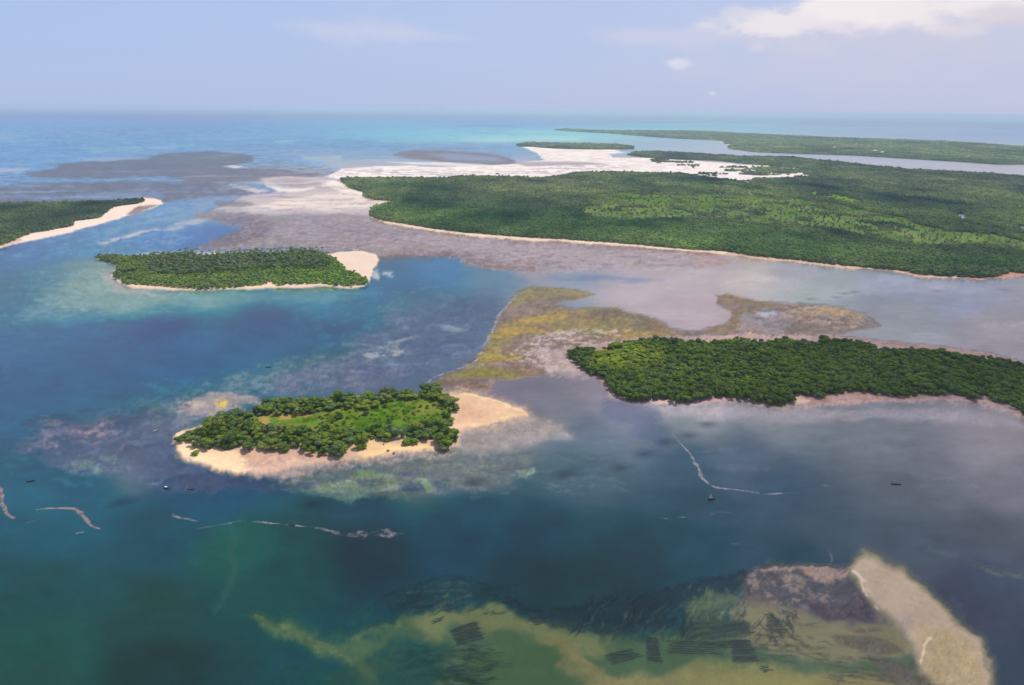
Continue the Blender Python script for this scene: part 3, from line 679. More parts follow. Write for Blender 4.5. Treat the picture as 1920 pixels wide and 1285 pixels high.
# ---- foreground: green shallows, weed and the sand bar
paint([(400, 990), (450, 975), (500, 985), (520, 1030), (500, 1060), (450, 1080), (420, 1050)], (46, 86, 88), .8, a=.5, soft=20, warp=14)
paint(line([(428, 990), (432, 1060), (428, 1110), (405, 1150)], [4, 8, 9, 3]), (74, 92, 88), .7, a=.6, soft=9, warp=8)
paint([(350, 1052), (385, 1048), (405, 1054), (370, 1060)], (60, 100, 88), a=.7, soft=4, warp=4)
paint([(470, 1145), (540, 1170), (620, 1200), (700, 1190), (760, 1160), (860, 1130), (960, 1150), (1080, 1170), (1200, 1195), (1320, 1150), (1420, 1160), (1700, 1190),
       (1730, 1260), (1790, 1320), (1900, 1460), (300, 1460), (560, 1300), (640, 1245), (560, 1215), (490, 1175)], (88, 106, 76), .45, a=.85, soft=18, warp=14, fray=.3, grain=.15)
paint(line([(480, 1150), (540, 1190), (620, 1218), (660, 1240)], [3, 9, 10, 3]), (96, 110, 78), .4, a=.85, soft=7, warp=6)
paint(line([(640, 1200), (700, 1180), (760, 1168)], [4, 10, 4]), (92, 108, 78), .4, a=.7, soft=8, warp=6)
paint(line([(1040, 1195), (1070, 1225), (1110, 1262), (1180, 1280)], [4, 9, 10, 6]), (140, 126, 88), .3, a=.7, soft=8, warp=5)
paint([(690, 1230), (740, 1195), (830, 1200), (850, 1260), (780, 1300), (700, 1290)], (36, 72, 70), .8, a=.75, soft=16, warp=14, fray=.25, grain=.15)
paint([(540, 1255), (640, 1245), (700, 1290), (640, 1400), (500, 1400)], (34, 68, 66), .8, a=.7, soft=14, warp=14)
paint([(770, 1165), (830, 1140), (900, 1132), (980, 1155), (1060, 1180), (1140, 1195), (1160, 1230), (1100, 1225), (960, 1180), (860, 1175), (800, 1190)], (124, 124, 84), .35, a=.75, soft=12, warp=10, fray=.25, grain=.15)
paint([(960, 1195), (1060, 1210), (1080, 1260), (1160, 1290), (1060, 1330), (900, 1300), (880, 1230)], (74, 96, 66), .5, a=.7, soft=16, warp=12, fray=.25, grain=.15)
paint([(1030, 1190), (1090, 1210), (1110, 1250), (1160, 1275), (1220, 1285), (1100, 1275), (1050, 1240)], (128, 120, 82), .35, a=.7, soft=10, warp=10, fray=.25, grain=.15)
paint([(1100, 1270), (1250, 1262), (1450, 1250), (1620, 1262), (1780, 1290), (1850, 1400), (1100, 1400)], (146, 132, 90), .3, a=.85, soft=14, warp=10, fray=.25, grain=.15)
paint([(1250, 1255), (1300, 1235), (1420, 1245), (1560, 1275), (1450, 1290), (1280, 1280)], (138, 132, 82), .35, a=.7, soft=10, warp=8, fray=.25, grain=.15)
paint([(1280, 1135), (1320, 1110), (1350, 1104), (1376, 1118), (1372, 1140), (1330, 1160), (1290, 1160)], (98, 112, 88), .4, a=.85, soft=4, warp=6)
paint([(1380, 1120), (1440, 1120), (1560, 1160), (1700, 1168), (1720, 1230), (1600, 1240), (1450, 1225), (1380, 1190)], (136, 126, 100), .2, a=.9, soft=8, warp=8, fray=.25, grain=.15)
DWEED = (44, 54, 66)
paint([(716, 1130), (740, 1108), (790, 1085), (860, 1080), (920, 1092), (960, 1110), (920, 1125), (870, 1128), (840, 1138), (770, 1155), (730, 1152)], (46, 64, 72), .5, a=.8, soft=6, warp=10)
paint([(900, 1122), (980, 1135), (1040, 1142), (1120, 1128), (1240, 1112), (1330, 1085), (1400, 1062), (1420, 1085), (1330, 1108), (1282, 1135), (1250, 1175), (1180, 1192), (1150, 1192),
       (1120, 1188), (1080, 1185), (1000, 1168), (990, 1160), (1040, 1148), (960, 1146)], DWEED, .45, a=.68, soft=5, warp=10, fray=.8, grain=.8)
paint([(1290, 1160), (1340, 1140), (1380, 1150), (1390, 1175), (1360, 1195), (1280, 1200)], (66, 78, 70), .4, a=.6, soft=4, warp=10)
PW = (104, 92, 96)
paint([(1385, 1085), (1440, 1058), (1520, 1062), (1598, 1070), (1640, 1135), (1690, 1165), (1600, 1168), (1530, 1160), (1480, 1140), (1390, 1130)], PW, .3, a=.75, soft=9, warp=6, fray=.8)
paint([(1420, 1062), (1500, 1056), (1600, 1062), (1600, 1068), (1580, 1085), (1550, 1098), (1530, 1090), (1500, 1068), (1440, 1068)], (172, 142, 130), .25, a=.9, soft=4, warp=5)
paint([(1390, 1080), (1460, 1068), (1560, 1095), (1620, 1125), (1600, 1150), (1520, 1140), (1420, 1120)], (150, 130, 120), .3, a=.7, soft=6, warp=8, tex=(SPK, .48, .58))
paint([(1510, 1120), (1600, 1130), (1640, 1155), (1640, 1165), (1560, 1160), (1500, 1145)], (78, 70, 82), .3, a=.75, soft=4, warp=8, tex=(SPK, .35, .5))
paint([(1590, 1090), (1620, 1095), (1650, 1145), (1600, 1140)], (92, 80, 88), .3, a=.6, soft=4, warp=6)
paint([(1550, 1195), (1600, 1190), (1670, 1195), (1700, 1222), (1650, 1228), (1580, 1215)], (100, 92, 86), .3, a=.8, soft=4, warp=6)
paint([(1600, 1178), (1650, 1176), (1660, 1184), (1610, 1186)], (112, 98, 90), .3, a=.8, soft=3, warp=4)
paint([(1620, 1225), (1660, 1238), (1720, 1255), (1762, 1287), (1700, 1290), (1640, 1280), (1660, 1262)], (96, 90, 86), .3, a=.85, soft=3, warp=6)
for i in range(46):
    cx_ = rng.uniform(1550, 1650); cy_ = rng.uniform(1228, 1282); l_ = rng.uniform(8, 26)
    paint(line([(cx_ - l_, cy_ - l_ * .18), (cx_, cy_), (cx_ + l_, cy_ + l_ * .12)], [.3, rng.uniform(.7, 1.5), .3]), (70, 72, 70), .3, a=.6, soft=1.2, warp=5)
# streaky weed of the foreground: trailing strands
def strands(n, x0, x1, y0, y1, ang, ln, wd, col, a=.6, warp=5):
    for _ in range(n):
        cx_ = rng.uniform(x0, x1); cy_ = rng.uniform(y0, y1); l_ = rng.uniform(*ln); an = math.radians(ang + rng.normal(0, 9))
        dx_, dy_ = math.cos(an) * l_, math.sin(an) * l_
        paint(line([(cx_ - dx_, cy_ - dy_), (cx_, cy_), (cx_ + dx_, cy_ + dy_)], [.3, rng.uniform(*wd), .3]), col, .4, a=a, soft=1.4, warp=warp)
strands(60, 1080, 1290, 1120, 1185, -60, (8, 26), (1.5, 3.5), (36, 46, 60))
strands(40, 1090, 1280, 1130, 1190, -55, (6, 18), (1, 2), (84, 98, 84), .4)
strands(70, 1280, 1420, 1090, 1190, -58, (5, 16), (1, 2.2), (60, 70, 70))
strands(40, 1290, 1400, 1100, 1160, -65, (5, 14), (.8, 1.8), (108, 118, 92), .5)
strands(50, 1270, 1400, 1165, 1215, -3, (10, 32), (1.5, 3.5), (52, 64, 66))
strands(44, 1410, 1530, 1165, 1235, 8, (6, 20), (1, 2.4), (66, 72, 68), .42)
strands(26, 1430, 1490, 1150, 1195, 50, (6, 20), (1.2, 2.8), (54, 60, 64))
strands(60, 835, 930, 1205, 1290, 4, (10, 34), (1, 2.2), (54, 70, 62))
strands(30, 740, 880, 1090, 1145, -12, (8, 24), (1, 2.4), (84, 94, 84), .5)
strands(30, 740, 960, 1100, 1150, -10, (8, 30), (1, 3), (38, 50, 60))
strands(40, 1440, 1640, 1055, 1150, -20, (4, 14), (.8, 2), (70, 66, 74), .5)
strands(24, 500, 760, 1180, 1280, 15, (20, 60), (2, 6), (84, 102, 74), .22)
strands(24, 760, 860, 1210, 1290, 0, (10, 34), (2, 5), (36, 60, 62), .5)
for q_ in ([(1368, 1198), (1408, 1198), (1424, 1240), (1374, 1241)], [(1210, 1193), (1233, 1195), (1242, 1241), (1213, 1239)], [(842, 1180), (892, 1163), (908, 1196), (858, 1210)]):
    paint(q_, (58, 68, 66), .3, a=.6, soft=2, warp=1, fray=.3)
for q_ in ([(1250, 1198), (1362, 1203), (1364, 1229), (1256, 1226)], [(1133, 1228), (1180, 1216), (1208, 1228), (1150, 1246)], [(1430, 1150), (1450, 1152), (1478, 1188), (1452, 1186)], [(995, 1161), (1018, 1157), (1023, 1168), (1000, 1173)]):
    paint(q_, (60, 72, 66), .3, a=.45, soft=3, warp=2, fray=.8)
strands(40, 1150, 1290, 1150, 1195, -50, (8, 20), (1, 2.4), (40, 52, 60), .6)
strands(34, 860, 930, 1212, 1285, 3, (14, 34), (1, 2), (46, 60, 56), .7)
strands(34, 1400, 1560, 1190, 1245, 10, (6, 20), (1, 2.2), (62, 66, 62), .45)
# sunken sand ripples, left foreground
for i in range(34):
    cx_ = rng.uniform(600, 760); cy_ = rng.uniform(1150, 1240); an = math.radians(-50 + rng.normal(0, 8)); l_ = rng.uniform(10, 34)
    paint(line([(cx_ - math.cos(an) * l_, cy_ - math.sin(an) * l_), (cx_, cy_), (cx_ + math.cos(an) * l_, cy_ + math.sin(an) * l_)], [.5, rng.uniform(1.5, 4), .5]), (92, 110, 78) if i % 2 else (56, 86, 72), a=.35, soft=5, warp=6)
# sand bar, lower right
BAR = [(1596, 1062), (1608, 1045), (1620, 1033), (1650, 1043), (1690, 1063), (1730, 1096), (1770, 1132), (1800, 1162), (1838, 1195), (1858, 1235), (1864, 1300), (1890, 1460), (1840, 1460),
       (1762, 1290), (1727, 1262), (1726, 1238), (1712, 1215), (1692, 1178), (1650, 1146), (1620, 1112), (1600, 1082)]
paint(BAR, (152, 140, 112), .3, .9, a=.9, soft=9, warp=5, grow=4, fray=.08, grain=.10)
paint(BAR, (198, 172, 148), .12, .8, a=.95, soft=8, warp=4, grow=-7, fray=.08, grain=.10)
paint([(1720, 1170), (1790, 1180), (1835, 1230), (1850, 1300), (1800, 1320), (1740, 1270)], (182, 158, 118), .15, a=.7, soft=14, warp=5)
paint(line([(1600, 1070), (1614, 1084), (1620, 1108), (1632, 1120)], [3, 4, 2, 1]), (228, 196, 180), -.1, .5, a=.9, soft=2, warp=2)
paint(line([(1614, 1084), (1628, 1092)], [3, 1]), (226, 196, 180), -.1, .5, a=.8, soft=2, warp=2)
paint(line([(1622, 1103), (1638, 1110)], [3, 1]), (222, 190, 174), -.1, .5, a=.7, soft=2, warp=2)
paint(line([(1640, 1135), (1648, 1142)], 2), (226, 196, 176), -.1, .5, a=.8, soft=2, warp=2)
paint(line([(1746, 1196), (1735, 1208), (1731, 1228), (1728, 1246)], [2, 3.5, 3, 1]), (226, 192, 160), -.1, .5, a=.9, soft=2, warp=1)
paint([(1680, 1150), (1712, 1152), (1715, 1178), (1700, 1190), (1690, 1172)], (176, 152, 144), a=.6, soft=6, warp=4)
paint(line([(1840, 1210), (1850, 1250), (1852, 1300)], [3, 6, 8]), (130, 122, 104), .35, a=.6, soft=5, warp=6, tex=(SPK, .45, .58))
paint(line([(1810, 1056), (1850, 1062), (1890, 1075), (1960, 1090)], [1, 4, 4, 3]), (94, 108, 104), .5, a=.75, soft=4, warp=6)
paint(line([(1730, 1030), (1770, 1035), (1800, 1042)], [1, 3, 1]), (96, 108, 118), a=.6, soft=3, warp=5)
paint(line([(1700, 885), (1760, 895), (1840, 915)], [1, 1.5, 1]), (128, 134, 150), a=.5, soft=2, warp=4)
paint(line([(1780, 1120), (1800, 1135), (1815, 1155)], [2, 6, 3]), (86, 100, 120), a=.5, soft=6, warp=6)
for (vx_, vy_, vl_) in ((1565, 277, 7), (1640, 283, 12), (1655, 286, 7), (1815, 293, 4), (1350, 266, 10), (1365, 272, 8)):
    VILL.append((vx_, vy_, vl_))
# general mottling so no water reads flat
mot = (fbm(LT * 2.2, LS * 2.2, 2, 5, .6) - .5)
shal = np.clip((.75 - WAT) * 3, 0.12, 1.0) * GRN
nr_ = np.clip((PY - 235) / 200, .12, 1)
APP *= 1 + ((FINE - .5) * .50 * shal * nr_ + (FINE2 - .5) * .36 * shal * nr_)[..., None]
hue = (fbm(LT * 6, LS * 8, 5, 4, .6) - .5) * shal
APP *= 1 + hue[..., None] * np.array([.22, .10, -.10])
near_m = np.clip((PY - 300) / 400, .25, 1)
APP *= (1 + (mot * .16 * near_m)[..., None])
APP *= (1 + ((SPK - .5) * .16 * np.clip(1.2 - WAT, 0.15, 1) * GRN)[..., None])
COLUMN *= (1 + (mot * .16 * near_m)[..., None])

# ---- ground under the trees
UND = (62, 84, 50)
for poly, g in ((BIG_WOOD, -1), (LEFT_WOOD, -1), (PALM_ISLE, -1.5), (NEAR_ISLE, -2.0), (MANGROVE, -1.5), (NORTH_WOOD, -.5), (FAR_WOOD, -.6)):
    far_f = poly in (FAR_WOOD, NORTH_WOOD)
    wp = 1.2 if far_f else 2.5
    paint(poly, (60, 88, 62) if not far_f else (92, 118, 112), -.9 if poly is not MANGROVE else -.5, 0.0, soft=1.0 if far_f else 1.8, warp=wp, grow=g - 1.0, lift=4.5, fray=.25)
paint(BIG_MEADOW, (104, 126, 92), soft=3, warp=8, a=.9)
paint(BIG_MEADOW, (90, 112, 80), soft=4, warp=8, a=.8, tex=(fbm(XX / 40, YY / 60, 3, 4), .45, .6))
paint(BIG_MEADOW, (122, 132, 92), soft=4, warp=8, a=.8, tex=(fbm(XX / 60, YY / 90, 1, 4), .56, .68))
paint(MEADOW2, (120, 146, 84), soft=3, warp=5, a=.9)
paint(NEAR_MEADOW, (100, 126, 54), soft=3, warp=4)
paint(NEAR_MEADOW, (70, 98, 42), soft=3, warp=4, tex=(SPK, .44, .56))
paint(NEAR_MEADOW, (126, 126, 72), soft=3, warp=4, a=.8, tex=(fbm(XX / 11, YY / 11, 2, 4), .55, .68))
paint([(486, 785), (520, 780), (590, 779), (588, 786), (540, 789), (500, 800), (488, 800)], (178, 142, 92), soft=2, warp=3, a=.9, tex=(SPK, .35, .5))
paint([(600, 782), (640, 770), (700, 765), (690, 772), (640, 780)], (132, 132, 60), soft=3, warp=3, a=.7)
paint([(795, 745), (830, 750), (830, 770), (800, 785), (785, 770)], (128, 132, 66), soft=4, warp=5, a=.7)
paint([(640, 790), (700, 782), (760, 775), (740, 792), (660, 800)], (78, 110, 44), soft=4, warp=5, a=.6)
paint([(1120, 655), (1180, 650), (1215, 660), (1200, 690), (1150, 695), (1110, 680)], (88, 130, 30), soft=5, warp=6, a=.9)
paint([(1120, 652), (1140, 655), (1160, 652), (1145, 660), (1122, 657)], (165, 128, 110), -.3, .4, soft=2, warp=3)
paint([(1880, 715), (1950, 712), (2000, 722), (1900, 724)], (100, 140, 50), soft=2, warp=3)
for (vx_, vy_, vl_) in VILL:
    paint([(vx_ - vl_, vy_), (vx_, vy_ - 1.6), (vx_ + vl_, vy_), (vx_, vy_ + 1.6)], (222, 208, 200), soft=1.0, warp=1, fray=.1)
# ponds and creeks inside the big wood
for p in ([(1790, 405), (1808, 403), (1813, 408), (1804, 411)], [(1908, 427), (1925, 426), (1930, 434), (1915, 433)]):
    paint(p, (178, 194, 225), .6, 1, soft=1.2, warp=1)
CREEK = line([(1790, 398), (1825, 393), (1812, 407), (1850, 412), (1900, 418), (1950, 430), (2050, 440)], 2.2)
paint(CREEK, (60, 80, 110), .7, 1, soft=1.0, warp=1)
CREEK2 = line([(1538, 474), (1556, 484), (1566, 492), (1580, 497)], 1.6)
paint(CREEK2, (150, 150, 150), .3, 1, soft=1.0, warp=.5)
for q in ((455, 787, 6, 3), (400, 818, 5, 2), (450, 817, 5, 1.5), (216, 510, 4, 2), (262, 509, 5, 2), (247, 520, 7, 1.6), (264, 505, 4, 1.6), (540, 528, 6, 1.6)):
    paint([(q[0] - q[2], q[1]), (q[0], q[1] - q[3]), (q[0] + q[2], q[1]), (q[0], q[1] + q[3])], (222, 190, 160), soft=1.5, warp=2)

APP = np.clip(APP, 2, 252); COLUMN = np.clip(COLUMN, 2, 252)


def reflectance(app, wet):
    """photo colour (as seen) -> surface albedo: take off the average haze and sky gloss of that distance, divide by daylight"""
    lin = s2l(app)
    T = np.exp(-HAZE_DENSITY * DIST)[..., None]
    air = (AIR_N * T + AIR_F * (1 - T)) * (1 - T)
    fz = np.minimum(0.02 + 0.98 * (1 - ALT / DIST) ** 5, 0.42) * GLOSS_A
    gl = fz[..., None] * np.array(SKYC) * wet[..., None]
    alb = ((lin - air) / T - gl) / DAY
    shade = (1 - sstep(PY - SHADE_LINE(PX), -60, 40) * SHADE_CUT)[..., None]
    return np.clip(alb / shade, 0.004, 0.82)


AIR_N = np.array([0.36, 0.46, 0.66]); AIR_F = np.array([0.47, 0.58, 0.86])
SKYC = (0.45, 0.53, 0.80)
DAY = np.array([1.05, 1.03, 1.05])
GLOSS_A = 0.80
SHADE_CUT = 0.22
SHADE_LINE = lambda x: np.interp(x, [-900, 0, 500, 900, 1100, 1250, 1400, 1920, 2800], [900, 900, 895, 850, 800, 700, 640, 580, 560])
BEDC = reflectance(APP, WET)
COLC = reflectance(COLUMN * .35 + APP * .65, np.ones_like(WET))
HGT = np.where(WAT > 0, -0.06 - 1.6 * WAT, -WAT * 2.2 + 0.02)
for _ in range(2):                                          # round the underwater slopes
    S_ = HGT.copy()
    S_[1:-1, 1:-1] = (HGT[1:-1, 1:-1] * 2 + HGT[:-2, 1:-1] + HGT[2:, 1:-1] + HGT[1:-1, :-2] + HGT[1:-1, 2:]) / 6
    HGT = np.where(WAT > 0.02, np.minimum(S_, -0.05), HGT)


def grid_mesh(name, X_, Y_, Z_, colors):
    nr, nc = X_.shape
    me = bpy.data.meshes.new(name)
    co = np.stack([X_, Y_, Z_], -1).reshape(-1, 3).astype(np.float32)
    idx = np.arange(nr * nc).reshape(nr, nc)
    # rows run from far to near, columns left to right: wind so faces look up
    q = np.stack([idx[1:, :-1], idx[1:, 1:], idx[:-1, 1:], idx[:-1, :-1]], -1).reshape(-1, 4)
    me.vertices.add(len(co)); me.vertices.foreach_set('co', co.ravel())
    me.loops.add(q.size); me.loops.foreach_set('vertex_index', q.ravel().astype(np.int32))
    me.polygons.add(len(q)); me.polygons.foreach_set('loop_start', (np.arange(len(q)) * 4).astype(np.int32))
    me.polygons.foreach_set('use_smooth', np.ones(len(q), bool))
    for nm, arr in colors.items():
        at_ = me.attributes.new(nm, 'FLOAT_COLOR', 'POINT')
        at_.data.foreach_set('color', arr.reshape(-1, 4).astype(np.float32).ravel())
    me.update(calc_edges=True)
    return me


def rgba(c, a):
    return np.concatenate([c, a[..., None]], -1)


def tag(o, label=None, cat=None, group=None, kind=None):
    for k, v in (('label', label), ('category', cat), ('group', group), ('kind', kind)):
        if v:
            o[k] = v
    return o


def link(name, me, parent=None):
    o = bpy.data.objects.new(name, me)
    C.objects.link(o)
    if parent is not None:
        o.parent = parent
    return o


# ---- sea bed, flats and land as one sheet
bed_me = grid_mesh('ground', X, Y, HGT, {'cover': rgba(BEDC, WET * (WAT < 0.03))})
bed = tag(link('ground', bed_me), 'tidal ground: sand, mud, weed beds and island soil', kind='structure')
mat = bpy.data.materials.new('ground'); mat.use_nodes = True
g = NT(mat.node_tree)
att = g.n('ShaderNodeAttribute', attribute_name='cover')
geo = g.n('ShaderNodeNewGeometry')
nA = g.n('ShaderNodeTexNoise', i_Vector=geo.outputs['Position'], i_Scale=0.22, i_Detail=5.0, i_Roughness=0.65)
nB = g.n('ShaderNodeTexNoise', i_Vector=geo.outputs['Position'], i_Scale=1.1, i_Detail=3.0, i_Roughness=0.6)
k1 = g.ramp(nA.outputs[0], 0.25, 0.75, 0.90, 1.10, smooth=False)
k2 = g.ramp(nB.outputs[0], 0.25, 0.75, 0.93, 1.07, smooth=False)
kk = g.math('MULTIPLY', k1, k2)
sc_ = g.n('ShaderNodeVectorMath', operation='SCALE', i_0=att.outputs['Color'], i_Scale=kk)
bump = g.n('ShaderNodeBump', i_Strength=0.35, i_Distance=0.3, i_Height=nB.outputs[0])
dif = g.n('ShaderNodeBsdfDiffuse', i_Color=sc_.outputs[0], i_Normal=bump)
gls = g.n('ShaderNodeBsdfGlossy', i_Color=(1, 1, 1, 1), i_Roughness=0.22)
fr = g.n('ShaderNodeFresnel', i_IOR=1.33)
wetf = g.math('MULTIPLY', g.math('MINIMUM', fr.outputs[0], 0.45), g.ramp(att.outputs['Alpha'], 0.1, 0.8, 0.0, 0.8))
mx = g.n('ShaderNodeMixShader', i_0=wetf, i_1=dif.outputs[0], i_2=gls.outputs[0])
g.n('ShaderNodeOutputMaterial', i_Surface=mx)
bed_me.materials.append(mat)

# ---- the water: one flat sheet at tide level; its own colour thickens with depth
ri = np.unique(np.concatenate([np.arange(0, NR, 2), [NR - 1]])); ci = np.unique(np.concatenate([np.arange(0, NC, 2), [NC - 1]]))
ix = np.ix_(ri, ci)
opac = np.clip(np.where(WAT < .6, WAT * .4, WAT * 1.8625 - .8775), 0, 0.985)
wat_me = grid_mesh('water', X[ix], Y[ix], np.zeros_like(X[ix]), {'column': rgba(COLC[ix] * (2 - opac[ix])[..., None], opac[ix])})
water = tag(link('water', wat_me), 'shallow turquoise to deep blue tidal water', kind='structure')
mat = bpy.data.materials.new('water'); mat.use_nodes = True
g = NT(mat.node_tree)
att = g.n('ShaderNodeAttribute', attribute_name='column')
geo = g.n('ShaderNodeNewGeometry')
sv = g.n('ShaderNodeVectorMath', operation='MULTIPLY', i_0=geo.outputs['Position'], i_1=(0.5, 0.9, 1.0))
rip = g.n('ShaderNodeTexNoise', i_Vector=sv.outputs[0], i_Scale=0.55, i_Detail=4.0, i_Roughness=0.6)
patch = g.n('ShaderNodeTexNoise', i_Vector=geo.outputs['Position'], i_Scale=0.012, i_Detail=4.0, i_Roughness=0.6)
bump = g.n('ShaderNodeBump', i_Strength=0.25, i_Distance=0.25, i_Height=rip.outputs[0])
kx = g.ramp(patch.outputs[0], 0.3, 0.7, 0.96, 1.04)
sv2 = g.n('ShaderNodeVectorMath', operation='MULTIPLY', i_0=geo.outputs['Position'], i_1=(0.035, 0.09, 1.0))
mid = g.n('ShaderNodeTexNoise', i_Vector=sv2.outputs[0], i_Scale=1.0, i_Detail=6.0, i_Roughness=0.7)
kx = g.math('MULTIPLY', kx, g.ramp(mid.outputs[0], 0.25, 0.75, 0.88, 1.12, False))
cc = g.n('ShaderNodeVectorMath', operation='SCALE', i_0=att.outputs['Color'], i_Scale=kx)
dif = g.n('ShaderNodeBsdfDiffuse', i_Color=cc.outputs[0])
tr = g.n('ShaderNodeBsdfTransparent', i_Color=(1, 1, 1, 1))
body = g.n('ShaderNodeMixShader', i_0=att.outputs['Alpha'], i_1=tr.outputs[0], i_2=dif.outputs[0])
gls = g.n('ShaderNodeBsdfGlossy', i_Color=(1, 1, 1, 1), i_Roughness=0.16, i_Normal=bump)
fr = g.n('ShaderNodeFresnel', i_IOR=1.33)
ff = g.math('MINIMUM', fr.outputs[0], 0.42)
ff = g.math('MULTIPLY', ff, g.ramp(patch.outputs[0], 0.3, 0.7, 0.72, 0.78))
mx = g.n('ShaderNodeMixShader', i_0=ff, i_1=body.outputs[0], i_2=gls.outputs[0])
g.n('ShaderNodeOutputMaterial', i_Surface=mx)
wat_me.materials.append(mat)
# ------------------------------------------------------------------ vegetation
def ground_z(x, y):
    x = np.atleast_1d(np.asarray(x, float)); y = np.atleast_1d(np.asarray(y, float))
    yr = Yr[::-1]
    ri_ = np.interp(y, yr, np.arange(len(Yr))[::-1])
    dr = y * math.cos(PITCH) + ALT * math.sin(PITCH)
    ci_ = np.interp(x / dr, U, np.arange(len(U)))
    return HGT[np.clip(np.round(ri_).astype(int), 0, NR - 1), np.clip(np.round(ci_).astype(int), 0, NC - 1)]


def leaf_mat(name, cols, trans=0.22, vary=0.5):
    m = bpy.data.materials.new(name); m.use_nodes = True
    g = NT(m.node_tree)
    oi = g.n('ShaderNodeObjectInfo')
    ti = g.n('ShaderNodeAttribute', attribute_type='INSTANCER', attribute_name='tint')
    rp = g.n('ShaderNodeValToRGB', i_Fac=oi.outputs['Random'])
    e = rp.color_ramp.elements
    e[0].position = 0.0; e[0].color = (*cols[0], 1)
    e[1].position = 1.0; e[1].color = (*cols[-1], 1)
    for i, c_ in enumerate(cols[1:-1]):
        q = e.new((i + 1) / (len(cols) - 1)); q.color = (*c_, 1)
    geo = g.n('ShaderNodeNewGeometry')
    nz = g.n('ShaderNodeTexNoise', i_Vector=geo.outputs['Position'], i_Scale=0.8, i_Detail=3.0)
    wide = g.n('ShaderNodeTexNoise', i_Vector=geo.outputs['Position'], i_Scale=0.02, i_Detail=3.0)
    k = g.math('MULTIPLY', g.ramp(nz.outputs[0], .3, .7, 1 - vary * .6, 1 + vary * .6, False), g.ramp(wide.outputs[0], .3, .7, .82, 1.18, False))
    one = g.n('ShaderNodeVectorMath', operation='ADD', i_0=ti.outputs['Vector'], i_1=(1, 1, 1))
    mul = g.n('ShaderNodeVectorMath', operation='MULTIPLY', i_0=rp.outputs[0], i_1=one.outputs[0])
    sc = g.n('ShaderNodeVectorMath', operation='SCALE', i_0=mul.outputs[0], i_Scale=k)
    d_ = g.n('ShaderNodeBsdfDiffuse', i_Color=sc.outputs[0])
    t_ = g.n('ShaderNodeBsdfTranslucent', i_Color=sc.outputs[0])
    x_ = g.n('ShaderNodeMixShader', i_0=trans, i_1=d_.outputs[0], i_2=t_.outputs[0])
    g.n('ShaderNodeOutputMaterial', i_Surface=x_)
    return m


def plain_mat(name, col, rough=0.7, var=0.25, scale=2.0, spec=True):
    m = bpy.data.materials.new(name); m.use_nodes = True
    g = NT(m.node_tree)
    geo = g.n('ShaderNodeNewGeometry')
    nz = g.n('ShaderNodeTexNoise', i_Vector=geo.outputs['Position'], i_Scale=scale, i_Detail=4.0)
    k = g.ramp(nz.outputs[0], .3, .7, 1 - var, 1 + var, False)
    sc = g.n('ShaderNodeVectorMath', operation='SCALE', i_0=tuple(col), i_Scale=k)
    p_ = g.n('ShaderNodeBsdfPrincipled', i_Roughness=rough)
    g.set(p_.inputs['Base Color'], sc.outputs[0])
    g.n('ShaderNodeOutputMaterial', i_Surface=p_)
    return m


BARK = plain_mat('bark', (0.14, 0.11, 0.085), .9)
LEAF_NEAR = leaf_mat('broad_leaf', [(0.10, 0.155, 0.024), (0.18, 0.26, 0.028), (0.24, 0.31, 0.035), (0.09, 0.155, 0.03), (0.15, 0.22, 0.09), (0.27, 0.29, 0.06)])
LEAF_MAN = leaf_mat('mangrove_leaf', [(0.075, 0.13, 0.018), (0.12, 0.20, 0.02), (0.17, 0.24, 0.026), (0.085, 0.15, 0.03), (0.15, 0.21, 0.06), (0.065, 0.115, 0.022)])
LEAF_WOOD = leaf_mat('wood_leaf', [(0.085, 0.155, 0.045), (0.16, 0.24, 0.065), (0.20, 0.265, 0.085), (0.10, 0.17, 0.07), (0.22, 0.25, 0.12)])
LEAF_PALM = leaf_mat('palm_leaf', [(0.13, 0.17, 0.075), (0.19, 0.21, 0.12), (0.10, 0.14, 0.07)], .15)

ICO = None


def icosphere():
    t = (1 + 5 ** .5) / 2
    v = np.array([(-1, t, 0), (1, t, 0), (-1, -t, 0), (1, -t, 0), (0, -1, t), (0, 1, t), (0, -1, -t), (0, 1, -t), (t, 0, -1), (t, 0, 1), (-t, 0, -1), (-t, 0, 1)], float)
    f = [(0, 11, 5), (0, 5, 1), (0, 1, 7), (0, 7, 10), (0, 10, 11), (1, 5, 9), (5, 11, 4), (11, 10, 2), (10, 7, 6), (7, 1, 8), (3, 9, 4), (3, 4, 2), (3, 2, 6), (3, 6, 8), (3, 8, 9),
         (4, 9, 5), (2, 4, 11), (6, 2, 10), (8, 6, 7), (9, 8, 1)]
    v = [tuple(q / np.linalg.norm(q)) for q in v]
    mid = {}; nf = []
    def mp(a, b_):
        k = (min(a, b_), max(a, b_))
        if k not in mid:
            m_ = np.array(v[a]) + np.array(v[b_]); m_ /= np.linalg.norm(m_); v.append(tuple(m_)); mid[k] = len(v) - 1
        return mid[k]
    for a, b_, c_ in f:
        x_, y_, z_ = mp(a, b_), mp(b_, c_), mp(c_, a)
        nf += [(a, x_, z_), (b_, y_, x_), (c_, z_, y_), (x_, y_, z_)]
    return np.array(v), nf


ICO_V, ICO_F = icosphere()


